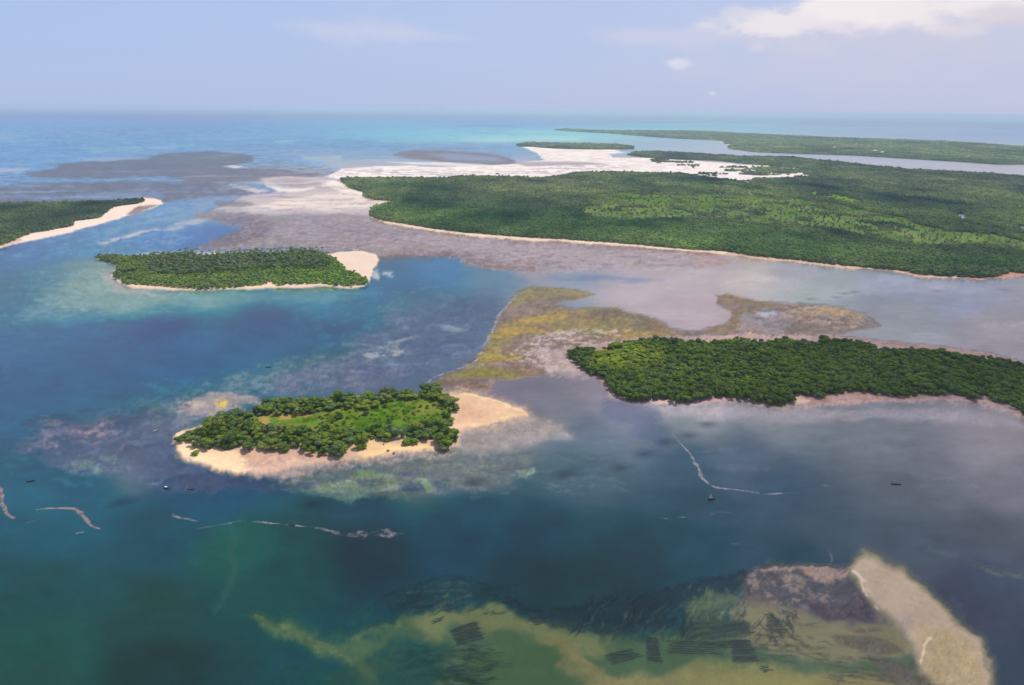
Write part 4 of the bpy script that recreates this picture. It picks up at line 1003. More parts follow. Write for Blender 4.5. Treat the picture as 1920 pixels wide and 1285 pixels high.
def crown_mesh(name, seed, rad, zc, hz_, lobes, leaves, leaf, mat, base=0.15):
    """a clumped crown: lobes of leaf faces round dim cores; reaches down to base"""
    r = np.random.default_rng(seed)
    V = []; F = []; n = 0
    L = []
    for i in range(lobes):
        a = 6.283 * i / lobes + r.uniform(-.5, .5); q = r.uniform(.30, .85) if i else 0.0
        h = r.uniform(-.45, .55) if i else .35
        lr = rad * r.uniform(.30, .58)
        L.append((math.cos(a) * q * rad, math.sin(a) * q * rad, zc + h * hz_ - q * .25 * hz_, lr, lr * r.uniform(.7, .95) * hz_ / rad))
    for (cx_, cy_, cz_, lr, lh) in L:
        cz_ = max(cz_, base + lh * .8)
        j = 1 + r.uniform(-.16, .16, len(ICO_V))[:, None]
        vv = ICO_V * np.array([lr, lr, lh]) * .84 * j + np.array([cx_, cy_, cz_])
        V.append(vv); F += [tuple(n + k for k in f) for f in ICO_F]; n += len(vv)
        for _ in range(leaves // lobes):
            d = r.normal(size=3); d[2] = abs(d[2]) * 1.1 - .45; d /= np.linalg.norm(d)
            c = np.array([cx_, cy_, cz_]) + d * np.array([lr, lr, lh]) * r.uniform(.86, 1.12)
            nn = d + r.normal(size=3) * .5; nn /= np.linalg.norm(nn)
            t = np.cross(nn, r.normal(size=3)); t /= np.linalg.norm(t); b_ = np.cross(nn, t)
            s_ = leaf * r.uniform(.6, 1.3)
            V.append(np.array([c + t * s_, c + b_ * s_ * .6, c - t * s_, c - b_ * s_ * .6])); F.append((n, n + 1, n + 2, n + 3)); n += 4
    me = bpy.data.meshes.new(name)
    me.from_pydata(np.concatenate(V).tolist(), [], F); me.materials.append(mat); me.update()
    return me


def tube(V, F, pts, rads, seg=6):
    n0 = len(V)
    for p, r_ in zip(pts, rads):
        for k in range(seg):
            a = 6.283 * k / seg
            V.append((p[0] + math.cos(a) * r_, p[1] + math.sin(a) * r_, p[2]))
    for i in range(len(pts) - 1):
        for k in range(seg):
            a = n0 + i * seg + k; b_ = n0 + i * seg + (k + 1) % seg
            F.append((a, b_, b_ + seg, a + seg))
    F.append(tuple(n0 + (len(pts) - 1) * seg + k for k in range(seg)))


def trunk_mesh(name, seed, h, r0, mat, limbs=3, lean=0.4):
    r = np.random.default_rng(seed)
    V = []; F = []
    ex, ey = r.normal(0, lean, 2)
    tube(V, F, [(ex * t * t, ey * t * t, h * t - .6 * (t == 0)) for t in (0, .3, .6, 1)], [r0, r0 * .75, r0 * .6, r0 * .35])
    for i in range(limbs):
        a = 6.283 * i / max(limbs, 1) + r.uniform(-.4, .4)
        z0 = h * r.uniform(.35, .6); ln = h * .45
        tube(V, F, [(ex * .3, ey * .3, z0), (math.cos(a) * ln * .5, math.sin(a) * ln * .5, z0 + ln * .3), (math.cos(a) * ln, math.sin(a) * ln, z0 + ln * .7)], [r0 * .45, r0 * .3, r0 * .12], 5)
    me = bpy.data.meshes.new(name); me.from_pydata(V, [], F); me.materials.append(mat); me.update()
    return me


def palm_meshes(seed):
    r = np.random.default_rng(seed)
    h = 12.0; lx, ly = r.normal(0, 1.0, 2)
    V = []; F = []
    ts = (0, .25, .5, .75, 1)
    tube(V, F, [(lx * t * t, ly * t * t, h * t - .5 * (t == 0)) for t in ts], [.28, .2, .17, .15, .14], 6)
    tm = bpy.data.meshes.new('trunk'); tm.from_pydata(V, [], F); tm.materials.append(BARK); tm.update()
    V = []; F = []
    for i in range(19):
        a = 6.283 * i / 19 + r.uniform(-.15, .15); up = r.uniform(-.2, 1.0); ln = r.uniform(2.7, 3.5)
        ca, sa = math.cos(a), math.sin(a); n0 = len(V)
        for j in range(6):
            t = j / 5
            rr = ln * t * (1 - .12 * t); z = h + ln * (up * .65 * t - (.55 + up * .25) * t * t)
            wd = .62 * math.sin(math.pi * min(.98, .12 + t * .86)) + .05
            for s_ in (-1, 0, 1):
                V.append((lx + ca * rr - sa * s_ * wd, ly + sa * rr + ca * s_ * wd, z - abs(s_) * wd * .45))
        for j in range(5):
            for s_ in (0, 1):
                q = n0 + j * 3 + s_; F.append((q, q + 1, q + 4, q + 3))
    cm = bpy.data.meshes.new('crown'); cm.from_pydata(V, [], F); cm.materials.append(LEAF_PALM); cm.update()
    return tm, cm


NEAR_CROWNS = [crown_mesh('crown', 20 + i, rd, zc, hh, lb, lv, .42, LEAF_NEAR) for i, (rd, zc, hh, lb, lv) in enumerate(
    [(4.6, 3.6, 3.8, 8, 520), (4.0, 3.2, 3.4, 7, 460), (5.0, 3.3, 3.2, 9, 560), (3.7, 4.2, 4.4, 7, 460), (4.4, 3.0, 2.8, 8, 480)])]
NEAR_TRUNKS = [trunk_mesh('trunk', 40 + i, h_, .26, BARK) for i, h_ in enumerate((4.8, 4.2, 4.4, 5.6, 4.0))]
MAN_CROWNS = [crown_mesh('crown', 60 + i, rd, zc, hh, lb, lv, .40, LEAF_MAN, .5) for i, (rd, zc, hh, lb, lv) in enumerate(
    [(4.0, 3.9, 3.8, 7, 420), (3.6, 4.2, 4.2, 6, 380), (4.4, 3.6, 3.4, 8, 460), (3.4, 3.4, 3.4, 6, 360)])]
MAN_TRUNKS = [trunk_mesh('trunk', 80 + i, h_, .2, BARK, 4, .2) for i, h_ in enumerate((4.6, 5.0, 4.2, 4.0))]
WOOD_CROWNS = [crown_mesh('crown', 90 + i, rd, zc, hh, lb, lv, .75, LEAF_WOOD) for i, (rd, zc, hh, lb, lv) in enumerate(
    [(4.2, 4.2, 4.2, 6, 150), (3.8, 3.8, 4.0, 5, 130), (4.6, 4.6, 3.8, 6, 150), (3.4, 5.2, 5.0, 5, 130)])]
PALMS = [palm_meshes(s_) for s_ in (1, 2, 3)]
BUSH = [crown_mesh('foliage', 110 + i, 1.9, 1.2, 1.3, 5, 200, .3, LEAF_NEAR, .05) for i in range(3)]


def scatter(poly, spacing, hfun, seed, keep=None, jit=.42, topk=.85, z0=1.5):
    """jittered hexagonal planting over the ground area whose standing trees fill the outline"""
    r = np.random.default_rng(seed)
    P = np.asarray(poly, float)
    xs, ys = unproj(P[:, 0], np.maximum(P[:, 1], 225))
    y = ys.min() - 60; pts = []
    while y < ys.max() + 40:
        s_ = spacing(y)
        ml, mr = unproj([P[:, 0].min()], [640])[0], 0
        x0, x1 = xs.min() - 5, xs.max() + 5
        n_ = int((x1 - x0) / s_) + 1
        px_ = x0 + (np.arange(n_) + .5 * (len(pts) % 2)) * s_ + r.uniform(-jit, jit, n_) * s_
        py_ = y + r.uniform(-jit, jit, n_) * s_
        pts.append(np.stack([px_, py_, np.full(n_, s_)], -1))
        y += s_ * .87
    A = np.concatenate(pts)
    vx, vy = proj(A[:, 0], A[:, 1], z0)
    m = (vx > -140) & (vx < 2060)
    A = A[m]; vx = vx[m]; vy = vy[m]
    h_ = hfun(A[:, 1]) * topk
    tx, ty = proj(A[:, 0], A[:, 1], z0 + h_)
    m = inside(poly, vx, vy - 0.5) & inside(poly, tx, ty)
    A = A[m]; vx = vx[m]; vy = vy[m]
    if keep is not None:
        k = keep(A, vx, vy, r)
        A = A[k]; vx = vx[k]; vy = vy[k]
    return A, vx, vy


def planting(name, label, A, scl, tint, sources, second=None, seed=1, mats=()):
    """one mass of planting: many points, each carrying one of the source meshes (geometry nodes)"""
    r = np.random.default_rng(seed)
    n_ = len(A)
    me = bpy.data.meshes.new(name)
    z = ground_z(A[:, 0], A[:, 1]) - .05
    me.vertices.add(n_); me.vertices.foreach_set('co', np.stack([A[:, 0], A[:, 1], z], -1).astype(np.float32).ravel())
    for nm, typ, arr in (('rot', 'FLOAT_VECTOR', np.stack([0 * z, 0 * z, r.uniform(0, 6.28, n_)], -1)), ('scl', 'FLOAT_VECTOR', scl), ('tint', 'FLOAT_VECTOR', tint)):
        a_ = me.attributes.new(nm, typ, 'POINT'); a_.data.foreach_set('vector', arr.astype(np.float32).ravel())
    a_ = me.attributes.new('pick', 'INT', 'POINT'); a_.data.foreach_set('value', r.integers(0, len(sources), n_).astype(np.int32))
    o = link(name, me)
    tag(o, label, kind='stuff')
    ng = bpy.data.node_groups.new(name, 'GeometryNodeTree')
    ng.interface.new_socket('Geometry', in_out='INPUT', socket_type='NodeSocketGeometry')
    ng.interface.new_socket('Geometry', in_out='OUTPUT', socket_type='NodeSocketGeometry')
    gi = ng.nodes.new('NodeGroupInput'); go = ng.nodes.new('NodeGroupOutput')
    def nattr(nm, t):
        q = ng.nodes.new('GeometryNodeInputNamedAttribute'); q.data_type = t; q.inputs['Name'].default_value = nm
        return q.outputs['Attribute']
    res = []
    for srcs in ([sources] + ([second] if second else [])):
        jn = ng.nodes.new('GeometryNodeJoinGeometry')
        for s_ in srcs[::-1]:
            oi = ng.nodes.new('GeometryNodeObjectInfo'); oi.inputs['Object'].default_value = s_; oi.inputs['As Instance'].default_value = True
            ng.links.new(oi.outputs['Geometry'], jn.inputs[0])
        ip = ng.nodes.new('GeometryNodeInstanceOnPoints')
        ng.links.new(gi.outputs[0], ip.inputs['Points']); ng.links.new(jn.outputs[0], ip.inputs['Instance'])
        ip.inputs['Pick Instance'].default_value = True
        ng.links.new(nattr('pick', 'INT'), ip.inputs['Instance Index'])
        ng.links.new(nattr('rot', 'FLOAT_VECTOR'), ip.inputs['Rotation'])
        ng.links.new(nattr('scl', 'FLOAT_VECTOR'), ip.inputs['Scale'])
        res.append(ip.outputs[0])
    if len(res) > 1:
        j2 = ng.nodes.new('GeometryNodeJoinGeometry')
        for q in res:
            ng.links.new(q, j2.inputs[0])
        res = [j2.outputs[0]]
    ng.links.new(res[0], go.inputs[0])
    md = o.modifiers.new('planting', 'NODES'); md.node_group = ng
    return o


def thing(name, loc, rz=0.0, scl=(1, 1, 1), label=None, cat=None, group=None):
    o = bpy.data.objects.new(name, None); C.objects.link(o)
    o.empty_display_size = 1.0
    o.location = loc; o.rotation_euler = (0, 0, rz); o.scale = scl
    return tag(o, label, cat, group)


def stand(name, parts, x, y, s_, label, cat, group, r, sz=None, z=None):
    zz = float(ground_z(x, y)[0]) if z is None else z
    t = thing(name, (x, y, max(zz, -.3)), r.uniform(0, 6.28), (s_, s_, sz or s_), label, cat, group)
    return t, [link(n_, me, t) for n_, me in parts]


def zone_label(table, vx, vy):
    for poly, lab, grp in table:
        if poly is None or inside(poly, np.array([vx]), np.array([vy]))[0]:
            return lab, grp


# ---- near island: every tree its own thing
r5 = np.random.default_rng(5)
MEAD = np.asarray(NEAR_MEADOW, float)
def keep_near(A, vx, vy, r):
    m = inside(NEAR_MEADOW, vx, vy)
    return (~m) & (r.random(len(A)) < .97)
A, vx, vy = scatter(NEAR_ISLE, lambda y: 6.6, lambda y: 5.2 + 0 * y, 31, keep_near, .34)
order = np.argsort(A[:, 1])
NEAR_T = [
    ([(300, 700), (372, 700), (372, 900), (300, 900)], 'outermost bushy tree at the very left tip of the foreground island above the white sand', 'outermost trees at the left tip'),
    ([(450, 815), (530, 812), (545, 900), (450, 900)], 'dull green mangrove in the left half of the front thicket behind the widest bare beach', 'left half of the front thicket'),
    ([(530, 812), (600, 812), (575, 848), (560, 900), (545, 900)], 'dull green mangrove beside the notch in the front thicket of the foreground island', 'front thicket by the notch'),
    ([(575, 830), (650, 830), (650, 900), (560, 900)], 'dull green mangrove of the clump that juts furthest onto the foreground beach', 'clump jutting onto the beach'),
    ([(640, 765), (760, 765), (760, 815), (640, 815)], 'green tree between the meadow and the front thicket of the foreground island', 'trees in front of the meadow'),
    (([(300, 700), (450, 700), (450, 900), (300, 900)]), 'bushy yellow-green tree in the thicket at the left end of the small foreground island', 'trees at the left tip of the foreground island'),
    (([(450, 700), (640, 700), (640, 782), (450, 790)]), 'rounded green tree in the rear row behind the brown clearing of the foreground island', 'trees behind the clearing of the foreground island'),
    (([(640, 700), (790, 700), (790, 765), (640, 775)]), 'low rounded tree in the straight rear row of the foreground island beside open water', 'rear tree row of the foreground island'),
    (([(788, 700), (880, 700), (880, 815), (800, 815), (788, 760)]), 'bright green tree on the right shore of the foreground island beside the sand spit', 'trees beside the sand spit'),
    (([(450, 780), (640, 780), (640, 900), (450, 900)]), 'dull green mangrove in the front thicket above the bare beach of the foreground island', 'front thicket above the beach of the foreground island'),
    (None, 'dark green tree along the front shore of the foreground island, right of the beach', 'front shore trees of the foreground island')]
man_near = {NEAR_T[4][2]}
src_near = []
idx_near = order[:300]
for k in idx_near:
    lab, grp = zone_label(NEAR_T, vx[k], vy[k])
    j = r5.integers(0, 5)
    s_ = r5.choice([.62, .8, .95, 1.1, 1.3]) * r5.uniform(.92, 1.1)
    front = grp in man_near and vy[k] > 812
    cm = MAN_CROWNS[r5.integers(0, 4)] if front else NEAR_CROWNS[j]
    t, ch = stand('broadleaf_tree', [('trunk', NEAR_TRUNKS[j]), ('crown', cm)], A[k, 0], A[k, 1], s_, lab, 'tree', grp, r5, s_ * r5.uniform(.6, 1.15))

# single trees and shrubs that stand out
def px_tree(name, px, py, s_, label, cat='tree', group=None, cm=None, tm=None, sz=None):
    x, y = at(px, py, .5)
    return stand(name, [('trunk', tm or NEAR_TRUNKS[0]), ('crown', cm or NEAR_CROWNS[0])], x, y, s_, label, cat, group, r5, sz)


px_tree('broadleaf_tree', 836, 838, 1.05, 'large spreading tree leaning over the water at the lower right corner of the foreground island', cm=NEAR_CROWNS[2])
px_tree('broadleaf_tree', 815, 741, 1.10, 'tall domed tree at the rear corner of the foreground island where the foam line lands', cm=NEAR_CROWNS[0])
px_tree('broadleaf_tree', 612, 810, 1.0, 'lone dark upright tree in the middle of the foreground island meadow', cm=NEAR_CROWNS[3])
px_tree('broadleaf_tree', 636, 787, .95, 'brownish green tree standing tallest beside the bright strip of grass on the foreground island', cm=NEAR_CROWNS[1])
px_tree('broadleaf_tree', 480, 806, 1.0, 'dark tree at the left edge of the bare brown clearing', cm=NEAR_CROWNS[0])
x, y = at(368, 853, .5)
t = link('shrub', BUSH[0]); t.location = (x, y, .5); t.scale = (2.0, 2.0, 1.5); tag(t, 'lone low green bush on the white sand at the left tip of the foreground island', 'shrub')
for (px_, py_, s_, lab) in [(364, 836, .9, 'small bush at the edge of the trees just above the lone beach bush'),
                            (728, 846, .62, 'left one of two tiny dark bushes standing in the shallows off the beach'), (738, 849, .68, 'right one of two tiny dark bushes standing in the shallows off the beach'),
                            (719, 834, .45, 'tiny dark bush on the dry beach behind the pair in the shallows'),
                            (760, 834, 1.7, 'low spreading bush between two patches of bare beach on the foreground island'), (715, 826, .9, 'flat bush at the head of the bright little beach cove'),
                            (634, 788, 1.5, 'dark round shrub on the left of the bright grass strip'), (645, 797, 1.1, 'darkest small shrub near the middle of the island meadow'),
                            (662, 798, 1.0, 'small shrub right of the darkest one in the island meadow'), (688, 780, 1.7, 'wide shrub in the centre right of the island meadow'),
                            (730, 793, 1.5, 'round shrub on the front side of the bright meadow'), (776, 778, 1.2, 'single shrub in the yellow grass near the right shore trees'), (722, 765, 1.4, 'pale shrub behind the meadow centre')]:
    x, y = at(px_, py_, 1.0)
    z_ = float(ground_z(x, y)[0])
    t = link('shrub', BUSH[r5.integers(0, 3)]); t.location = (x, y, max(z_ - .1, -.2)); t.scale = (s_, s_, s_); t.rotation_euler = (0, 0, r5.uniform(0, 6)); tag(t, lab, 'shrub')
# scattered bushes of the meadow
x0 = []
Am, mx_, my_ = scatter(NEAR_MEADOW, lambda y: 5.0, lambda y: 1.5 + 0 * y, 77, lambda A_, a, b_, r: (r.random(len(A_)) < np.where(fbm(A_[:, 0] / 14, A_[:, 1] / 14, 2, 3) > .5, .55, .2)) & ~((a > 490) & (a < 600) & (b_ < 800)))
for k in range(len(Am)):
    s_ = r5.uniform(.4, 1.15)
    t = link('shrub', BUSH[r5.integers(0, 3)]); t.location = (Am[k, 0], Am[k, 1], float(ground_z(Am[k, 0], Am[k, 1])[0]) - .1); t.scale = (s_, s_, s_ * .8); t.rotation_euler = (0, 0, r5.uniform(0, 6))
    lab_, grp_ = (('small shrub on the olive grass round the bare brown clearing', 'shrubs round the brown clearing') if mx_[k] < 620 else
                  ('small green shrub scattered in the yellow-green right end of the island meadow', 'shrubs of the right meadow') if mx_[k] > 750 else
                  ('small green shrub scattered in the middle of the grassy clearing of the foreground island', 'shrubs of the middle meadow'))
    tag(t, lab_, 'shrub', grp_)


# ---- mangrove island on the right
hole1 = [(1118, 652), (1140, 655), (1172, 651), (1150, 661), (1122, 659)]
def keep_man(A, vx, vy, r):
    bright = inside([(1120, 655), (1180, 650), (1215, 660), (1200, 690), (1150, 695), (1110, 680)], vx, vy)
    return ~inside(hole1, vx, vy) & (r.random(len(A)) < np.where(bright, .9, .98))
A, vx, vy = scatter(MANGROVE, lambda y: 4.9, lambda y: 5.6 + 0 * y, 33, keep_man, .40)
# a few stragglers beyond the far edge
order = np.argsort(A[:, 0] ** 2 + A[:, 1] ** 2)
near300 = order[:296]; rest = order[296:]

MAN_T = [([(1040, 600), (1110, 600), (1110, 900), (1040, 900)], 'mangrove at the very tip of the pointed left end of the right-hand island', 'mangroves of the very tip'),
         ([(1110, 690), (1165, 715), (1165, 900), (1110, 900)], 'mangrove on the steep left shore of the right-hand island facing the lilac shallows', 'mangroves of the left shore'),
         ([(1165, 735), (1250, 735), (1250, 900), (1165, 900)], 'front row mangrove above the pale sand patch near the left end of the right-hand island', 'front row above the pale sand patch'),
         ([(1400, 730), (1490, 730), (1490, 900), (1400, 900)], 'mangrove on the headland that juts furthest towards the viewer on the right-hand island', 'mangroves of the jutting headland'),
         ([(1040, 600), (1290, 600), (1290, 900), (1040, 900)], 'mangrove on the front edge of the right-hand island, near its pointed left end', 'mangroves of the left point'),
         ([(1290, 600), (1500, 600), (1500, 900), (1290, 900)], 'mangrove on the bulging front edge in the middle of the right-hand island', 'mangroves of the front bulge'),
         ([(1500, 600), (1720, 600), (1720, 900), (1500, 900)], 'mangrove behind the pink mud bank on the front of the right-hand island', 'mangroves behind the pink mud bank'),
         (None, 'mangrove on the front shore of the right-hand island close to the right picture edge', 'mangroves by the right picture edge')]
man_src = []
for k in near300:
    lab, grp = zone_label(MAN_T, vx[k], vy[k])
    j = r5.integers(0, 4); s_ = r5.uniform(.78, 1.12)
    t, ch = stand('mangrove_tree', [('trunk', MAN_TRUNKS[j]), ('crown', MAN_CROWNS[j])], A[k, 0], A[k, 1], s_, lab, 'mangrove', grp, r5)
    if len([q for q in man_src if q.data == MAN_CROWNS[j]]) == 0:
        man_src.append(ch[1])
def mk_scale(n_, r, base, lo, hi, zlo, zhi):
    a = r.uniform(lo, hi, n_) * base
    return np.stack([a, a, a * r.uniform(zlo, zhi, n_)], -1)
B = A[rest]; r6 = np.random.default_rng(6); n_ = len(B)
lown = fbm(B[:, 0] / 60, B[:, 1] / 60, 3, 3)
tint = np.zeros((n_, 3)); px_, py_ = vx[rest], vy[rest]
br = sstep(sdf([(1120, 655), (1180, 648), (1225, 655), (1250, 675), (1200, 695), (1150, 695), (1110, 680)], px_, py_), -14, 10)
tint += br[:, None] * np.array([.75, .45, -.1]); tint += (lown - .5)[:, None] * np.array([.5, .4, .3])
sc6 = mk_scale(n_, r6, 1.0, .72, 1.1, .7, 1.05); sc6[:, 2] *= (1 - br * .45)
planting('mangrove_thicket', 'dense mangrove canopy filling the right-hand island', B, sc6, tint, man_src)
for (px_, py_, s_, lab) in [(1133, 657, .6, 'low mangrove at the rear notch of the right-hand island'), (1472, 637, .7, 'detached mangrove clump left of centre on the far shore of the right-hand island'),
                            (1545, 638, .85, 'dark mangrove clump jutting from the middle of the far shore of the right-hand island'), (1708, 657, .65, 'small lone mangrove on the mud of the far shore'),
                            (1729, 659, .7, 'second small mangrove right of the lone one on the far mud shore'), (1765, 660, .8, 'wide low mangrove clump on the far mud shore'), (1390, 638, .6, 'small mangrove clump on the far shore above the green canopy')]:
    px_tree('mangrove_tree', px_, py_, s_, lab, 'mangrove', None, MAN_CROWNS[2], MAN_TRUNKS[2])

# ---- palm island
PZ = [(290, 476), (330, 471), (360, 469), (375, 474), (400, 473), (430, 470), (470, 468), (520, 468), (550, 466), (575, 465), (605, 470), (622, 482), (630, 500),
      (600, 512), (540, 510), (480, 512), (420, 516), (370, 522), (330, 524), (290, 520), (280, 500)]
def keep_palm(A, vx, vy, r):
    return r.random(len(A)) < .93
hp = lambda y: 12.0 + 0 * y
A, vx, vy = scatter(PZ, lambda y: 9.0, hp, 41, keep_palm, .42, .72)
order = np.argsort(A[:, 1])
p_near = order[:290]; p_rest = order[290:]
tr_src = [None] * 3; cr_src = [None] * 3
for k in p_near:
    j = r5.integers(0, 3); s_ = r5.uniform(.8, 1.15)
    left = vx[k] < 440
    lab, grp = ('coconut palm at the thin left edge of the grove beside the sandy gaps', 'palms of the left edge') if vx[k] < 345 else (
        'coconut palm at the right end of the grove near the cream sandbar', 'palms of the right end') if vx[k] > 560 else (('tall coconut palm in the open grove on the left half of the palm island', 'palms of the left grove') if left else
                ('coconut palm in the dense grove behind the green thicket, right half of the palm island', 'palms of the right grove'))
    t, ch = stand('coconut_palm', [('trunk', PALMS[j][0]), ('crown', PALMS[j][1])], A[k, 0], A[k, 1], s_, lab, 'palm', grp, r5)
    if cr_src[j] is None:
        tr_src[j], cr_src[j] = ch
B = A[p_rest]; n_ = len(B)
planting('palm_grove', 'coconut palms of the rear grove on the palm island', B, mk_scale(n_, r6, 1.0, .8, 1.15, .9, 1.1), np.zeros((n_, 3)), cr_src, tr_src, 7)
# wood source crowns: six free-standing trees of the low thicket round the palms carry them
def keep_thick(A, vx, vy, r):
    inn = sdf(PZ, vx, vy) > 3
    gap = inside([(225, 512), (262, 506), (262, 512), (225, 521)], vx, vy)
    return (~inn | (r.random(len(A)) < .22)) & ~gap
A, vx, vy = scatter(PALM_ISLE, lambda y: 5.4, lambda y: 4.6 + 0 * y, 43, keep_thick)
order = np.argsort(A[:, 1])
wood_src = []
for i, k in enumerate(order[:4]):
    t, ch = stand('broadleaf_tree', [('trunk', NEAR_TRUNKS[i]), ('crown', WOOD_CROWNS[i])], A[k, 0], A[k, 1], .75,
                  ['frontmost low green tree of the palm island, nearest the beach bulge', 'second low tree along the front beach of the palm island', 'third low tree along the front beach of the palm island', 'fourth low tree along the front beach of the palm island'][i], 'tree', None, r5)
    wood_src.append(ch[1])
B = A[order[4:]]; n_ = len(B); px_, py_ = vx[order[4:]], vy[order[4:]]
tint = np.zeros((n_, 3)); gr = sstep(px_, 400, 600)[:, None]
tint += np.array([.6, .5, -.1]) * (fbm(B[:, 0] / 25, B[:, 1] / 25, 2, 3)[:, None] * 2 - .4) + gr * np.array([.05, .22, -.1]) + sstep(py_, 505, 520)[:, None] * np.array([.25, .28, .05])
planting('coastal_thicket', 'green thicket of low trees round the palm grove', B, mk_scale(n_, r6, .82, .75, 1.15, .6, .95), tint, wood_src)

# ---- the wide woods further off
def wood(name, label, poly, seed, keep=None, hmul=1.0, tf=None, smin=5.2):
    sp = lambda y: float(np.clip(y * .0033, smin, 24))
    A, vx, vy = scatter(poly, sp, lambda y: (6.4 + np.clip((y - 2000) / 4000, 0, 2) * 3) * hmul, seed, keep, .45, .85)
    n_ = len(A); r = np.random.default_rng(seed)
    k = A[:, 2] / 5.2
    sx = r.uniform(.8, 1.25, n_) * k * .98
    szz = r.uniform(.65, 1.15, n_) * (1 + (k - 1) * .28) * hmul
    tint = (fbm(A[:, 0] / 90, A[:, 1] / 140, 3, 4) - .5)[:, None] * np.array([2.6, 1.9, 1.5]) + (fbm(A[:, 0] / 300, A[:, 1] / 500, 5, 3) - .5)[:, None] * np.array([2.0, 1.6, .9]) + .12
    if tf is not None:
        tint = tint + tf(A, vx, vy)
        small = SMALL(vx, vy) if name == 'peninsula_wood' else None
        if small is not None:
            sx *= small; szz *= small
    return planting(name, label, A, np.stack([sx, sx, szz], -1), tint, wood_src, seed=seed)


def SMALL(vx, vy):
    m = np.maximum(sstep(sdf(BIG_MEADOW, vx, vy), -3, 3), sstep(sdf(MEADOW2, vx, vy), -2, 2))
    return 1 - m * .40


WS = [(640, 320), (1000, 276), (1170, 290), (1230, 299), (1350, 305), (1400, 310), (1480, 314), (1560, 321), (1540, 327), (1480, 335), (1415, 336), (1404, 345), (1380, 339), (1320, 333), (1280, 326)]
def keep_big(A, vx, vy, r):
    md = (sdf(BIG_MEADOW, vx, vy) > -1) | (sdf(MEADOW2, vx, vy) > 0)
    cl = fbm(A[:, 0] / 45, A[:, 1] / 60, 6, 3)
    k = np.where(md, ((cl > .60) & (r.random(len(A)) < .6)) | (r.random(len(A)) < .07), True)
    k &= ~(sdf(WS, vx, vy + .5) > 0) | (fbm(A[:, 0] / 60, A[:, 1] / 40, 4, 3) > .70 - .16 * sstep(vx, 1380, 1560))
    for (q0, q1, q2) in VILL:
        k &= ~((np.abs(vx - q0) < q2) & (np.abs(vy - q1) < 2.2))
    k &= ~(sdf([(1790, 404), (1808, 402), (1814, 409), (1804, 413)], vx, vy) > -1.5) & ~(sdf([(1906, 426), (1925, 425), (1932, 436), (1912, 434)], vx, vy) > -1)
    k &= ~(np.abs(vy - np.interp(vx, [1812, 1850, 1900, 1950], [407, 413, 419, 431])) < 1.8) | (vx < 1812)
    k &= ~(np.abs(vy - np.interp(vx, [1538, 1556, 1566, 1580], [475, 485, 493, 498])) < 1.6) | (vx < 1538) | (vx > 1582)
    return k
def tint_big(A, vx, vy):
    t = np.zeros((len(A), 3))
    grey = (sstep(sdf([(850, 350), (1000, 335), (1150, 345), (1130, 365), (950, 362), (870, 372)], vx, vy), -25, 15) * .55)
    t += grey[:, None] * np.array([.55, .12, .75])
    g2 = sstep(sdf([(1600, 320), (1920, 335), (1920, 375), (1740, 365), (1580, 345)], vx, vy), -20, 15) * .5
    t += g2[:, None] * np.array([.5, .1, .5])
    md = sstep(sdf(BIG_MEADOW, vx, vy), -4, 4)
    t += (md * (fbm(A[:, 0] / 20, A[:, 1] / 20, 1, 2) > .56))[:, None] * np.array([.9, .35, 1.1])
    lf = sstep(sdf([(700, 385), (760, 382), (1100, 405), (1500, 440), (1700, 480), (1900, 490), (1920, 512), (1500, 488), (1000, 446), (760, 420), (694, 402)], vx, vy), -12, 12)
    t += lf[:, None] * np.array([-.18, .06, -.2])
    dark = sstep(sdf([(1080, 345), (1280, 350), (1450, 360), (1620, 385), (1760, 400), (1920, 440), (1920, 395), (1780, 375), (1560, 345), (1400, 345), (1200, 335), (1080, 332)], vx, vy), -6, 8)
    t += dark[:, None] * np.array([-.32, -.22, -.05])
    dk2 = sstep(sdf([(1120, 412), (1300, 412), (1480, 428), (1620, 448), (1760, 466), (1920, 470), (1920, 480), (1700, 478), (1480, 450), (1250, 432), (1100, 430)], vx, vy), -6, 8)
    t += dk2[:, None] * np.array([-.30, -.20, -.2])
    dk3 = sstep(sdf([(700, 345), (860, 350), (1000, 385), (1100, 395), (1080, 420), (900, 405), (760, 385)], vx, vy), -8, 8)
    t += dk3[:, None] * np.array([-.22, -.12, -.1])
    return t
wood('peninsula_wood', 'broad green coastal wood covering the low peninsula', BIG_WOOD, 51, keep_big, 1.0, tint_big)
wood('left_wood', 'green wood on the low island at the left picture edge', LEFT_WOOD, 52, None, 1.0, lambda A, a, b_: np.zeros((len(A), 3)) + np.array([.0, .0, .0]))
wood('spit_wood', 'thin dark wood on the far sand spit', NORTH_WOOD, 53, None, .8, None)
wood('far_wood', 'hazy wood along the far headland', FAR_WOOD, 54, lambda A, vx, vy, r: np.all([~((np.abs(vx - q0) < q2) & (np.abs(vy - q1) < 2.0)) for (q0, q1, q2) in VILL], axis=0), .8, lambda A, a, b_: np.zeros((len(A), 3)) + np.array([.15, .12, .1]))
wood('sand_scrub', 'sparse scrub growing in fingers over the distant white sand', [(1200, 297), (1350, 303), (1480, 312), (1562, 319), (1546, 330), (1500, 337), (1412, 337), (1404, 343), (1330, 332), (1290, 318), (1230, 305)], 58,
     lambda A, vx, vy, r: fbm(A[:, 0] / 160, A[:, 1] / 45, 4, 4) > .68 - .14 * sstep(vx, 1380, 1540), .9, None)
x, y = at(933, 327, 1)
t = link('shrub', BUSH[1]); t.location = (x, y, .6); t.scale = (5, 3, 2.5); tag(t, 'tiny dark clump of bushes alone on the distant white sand', 'shrub')

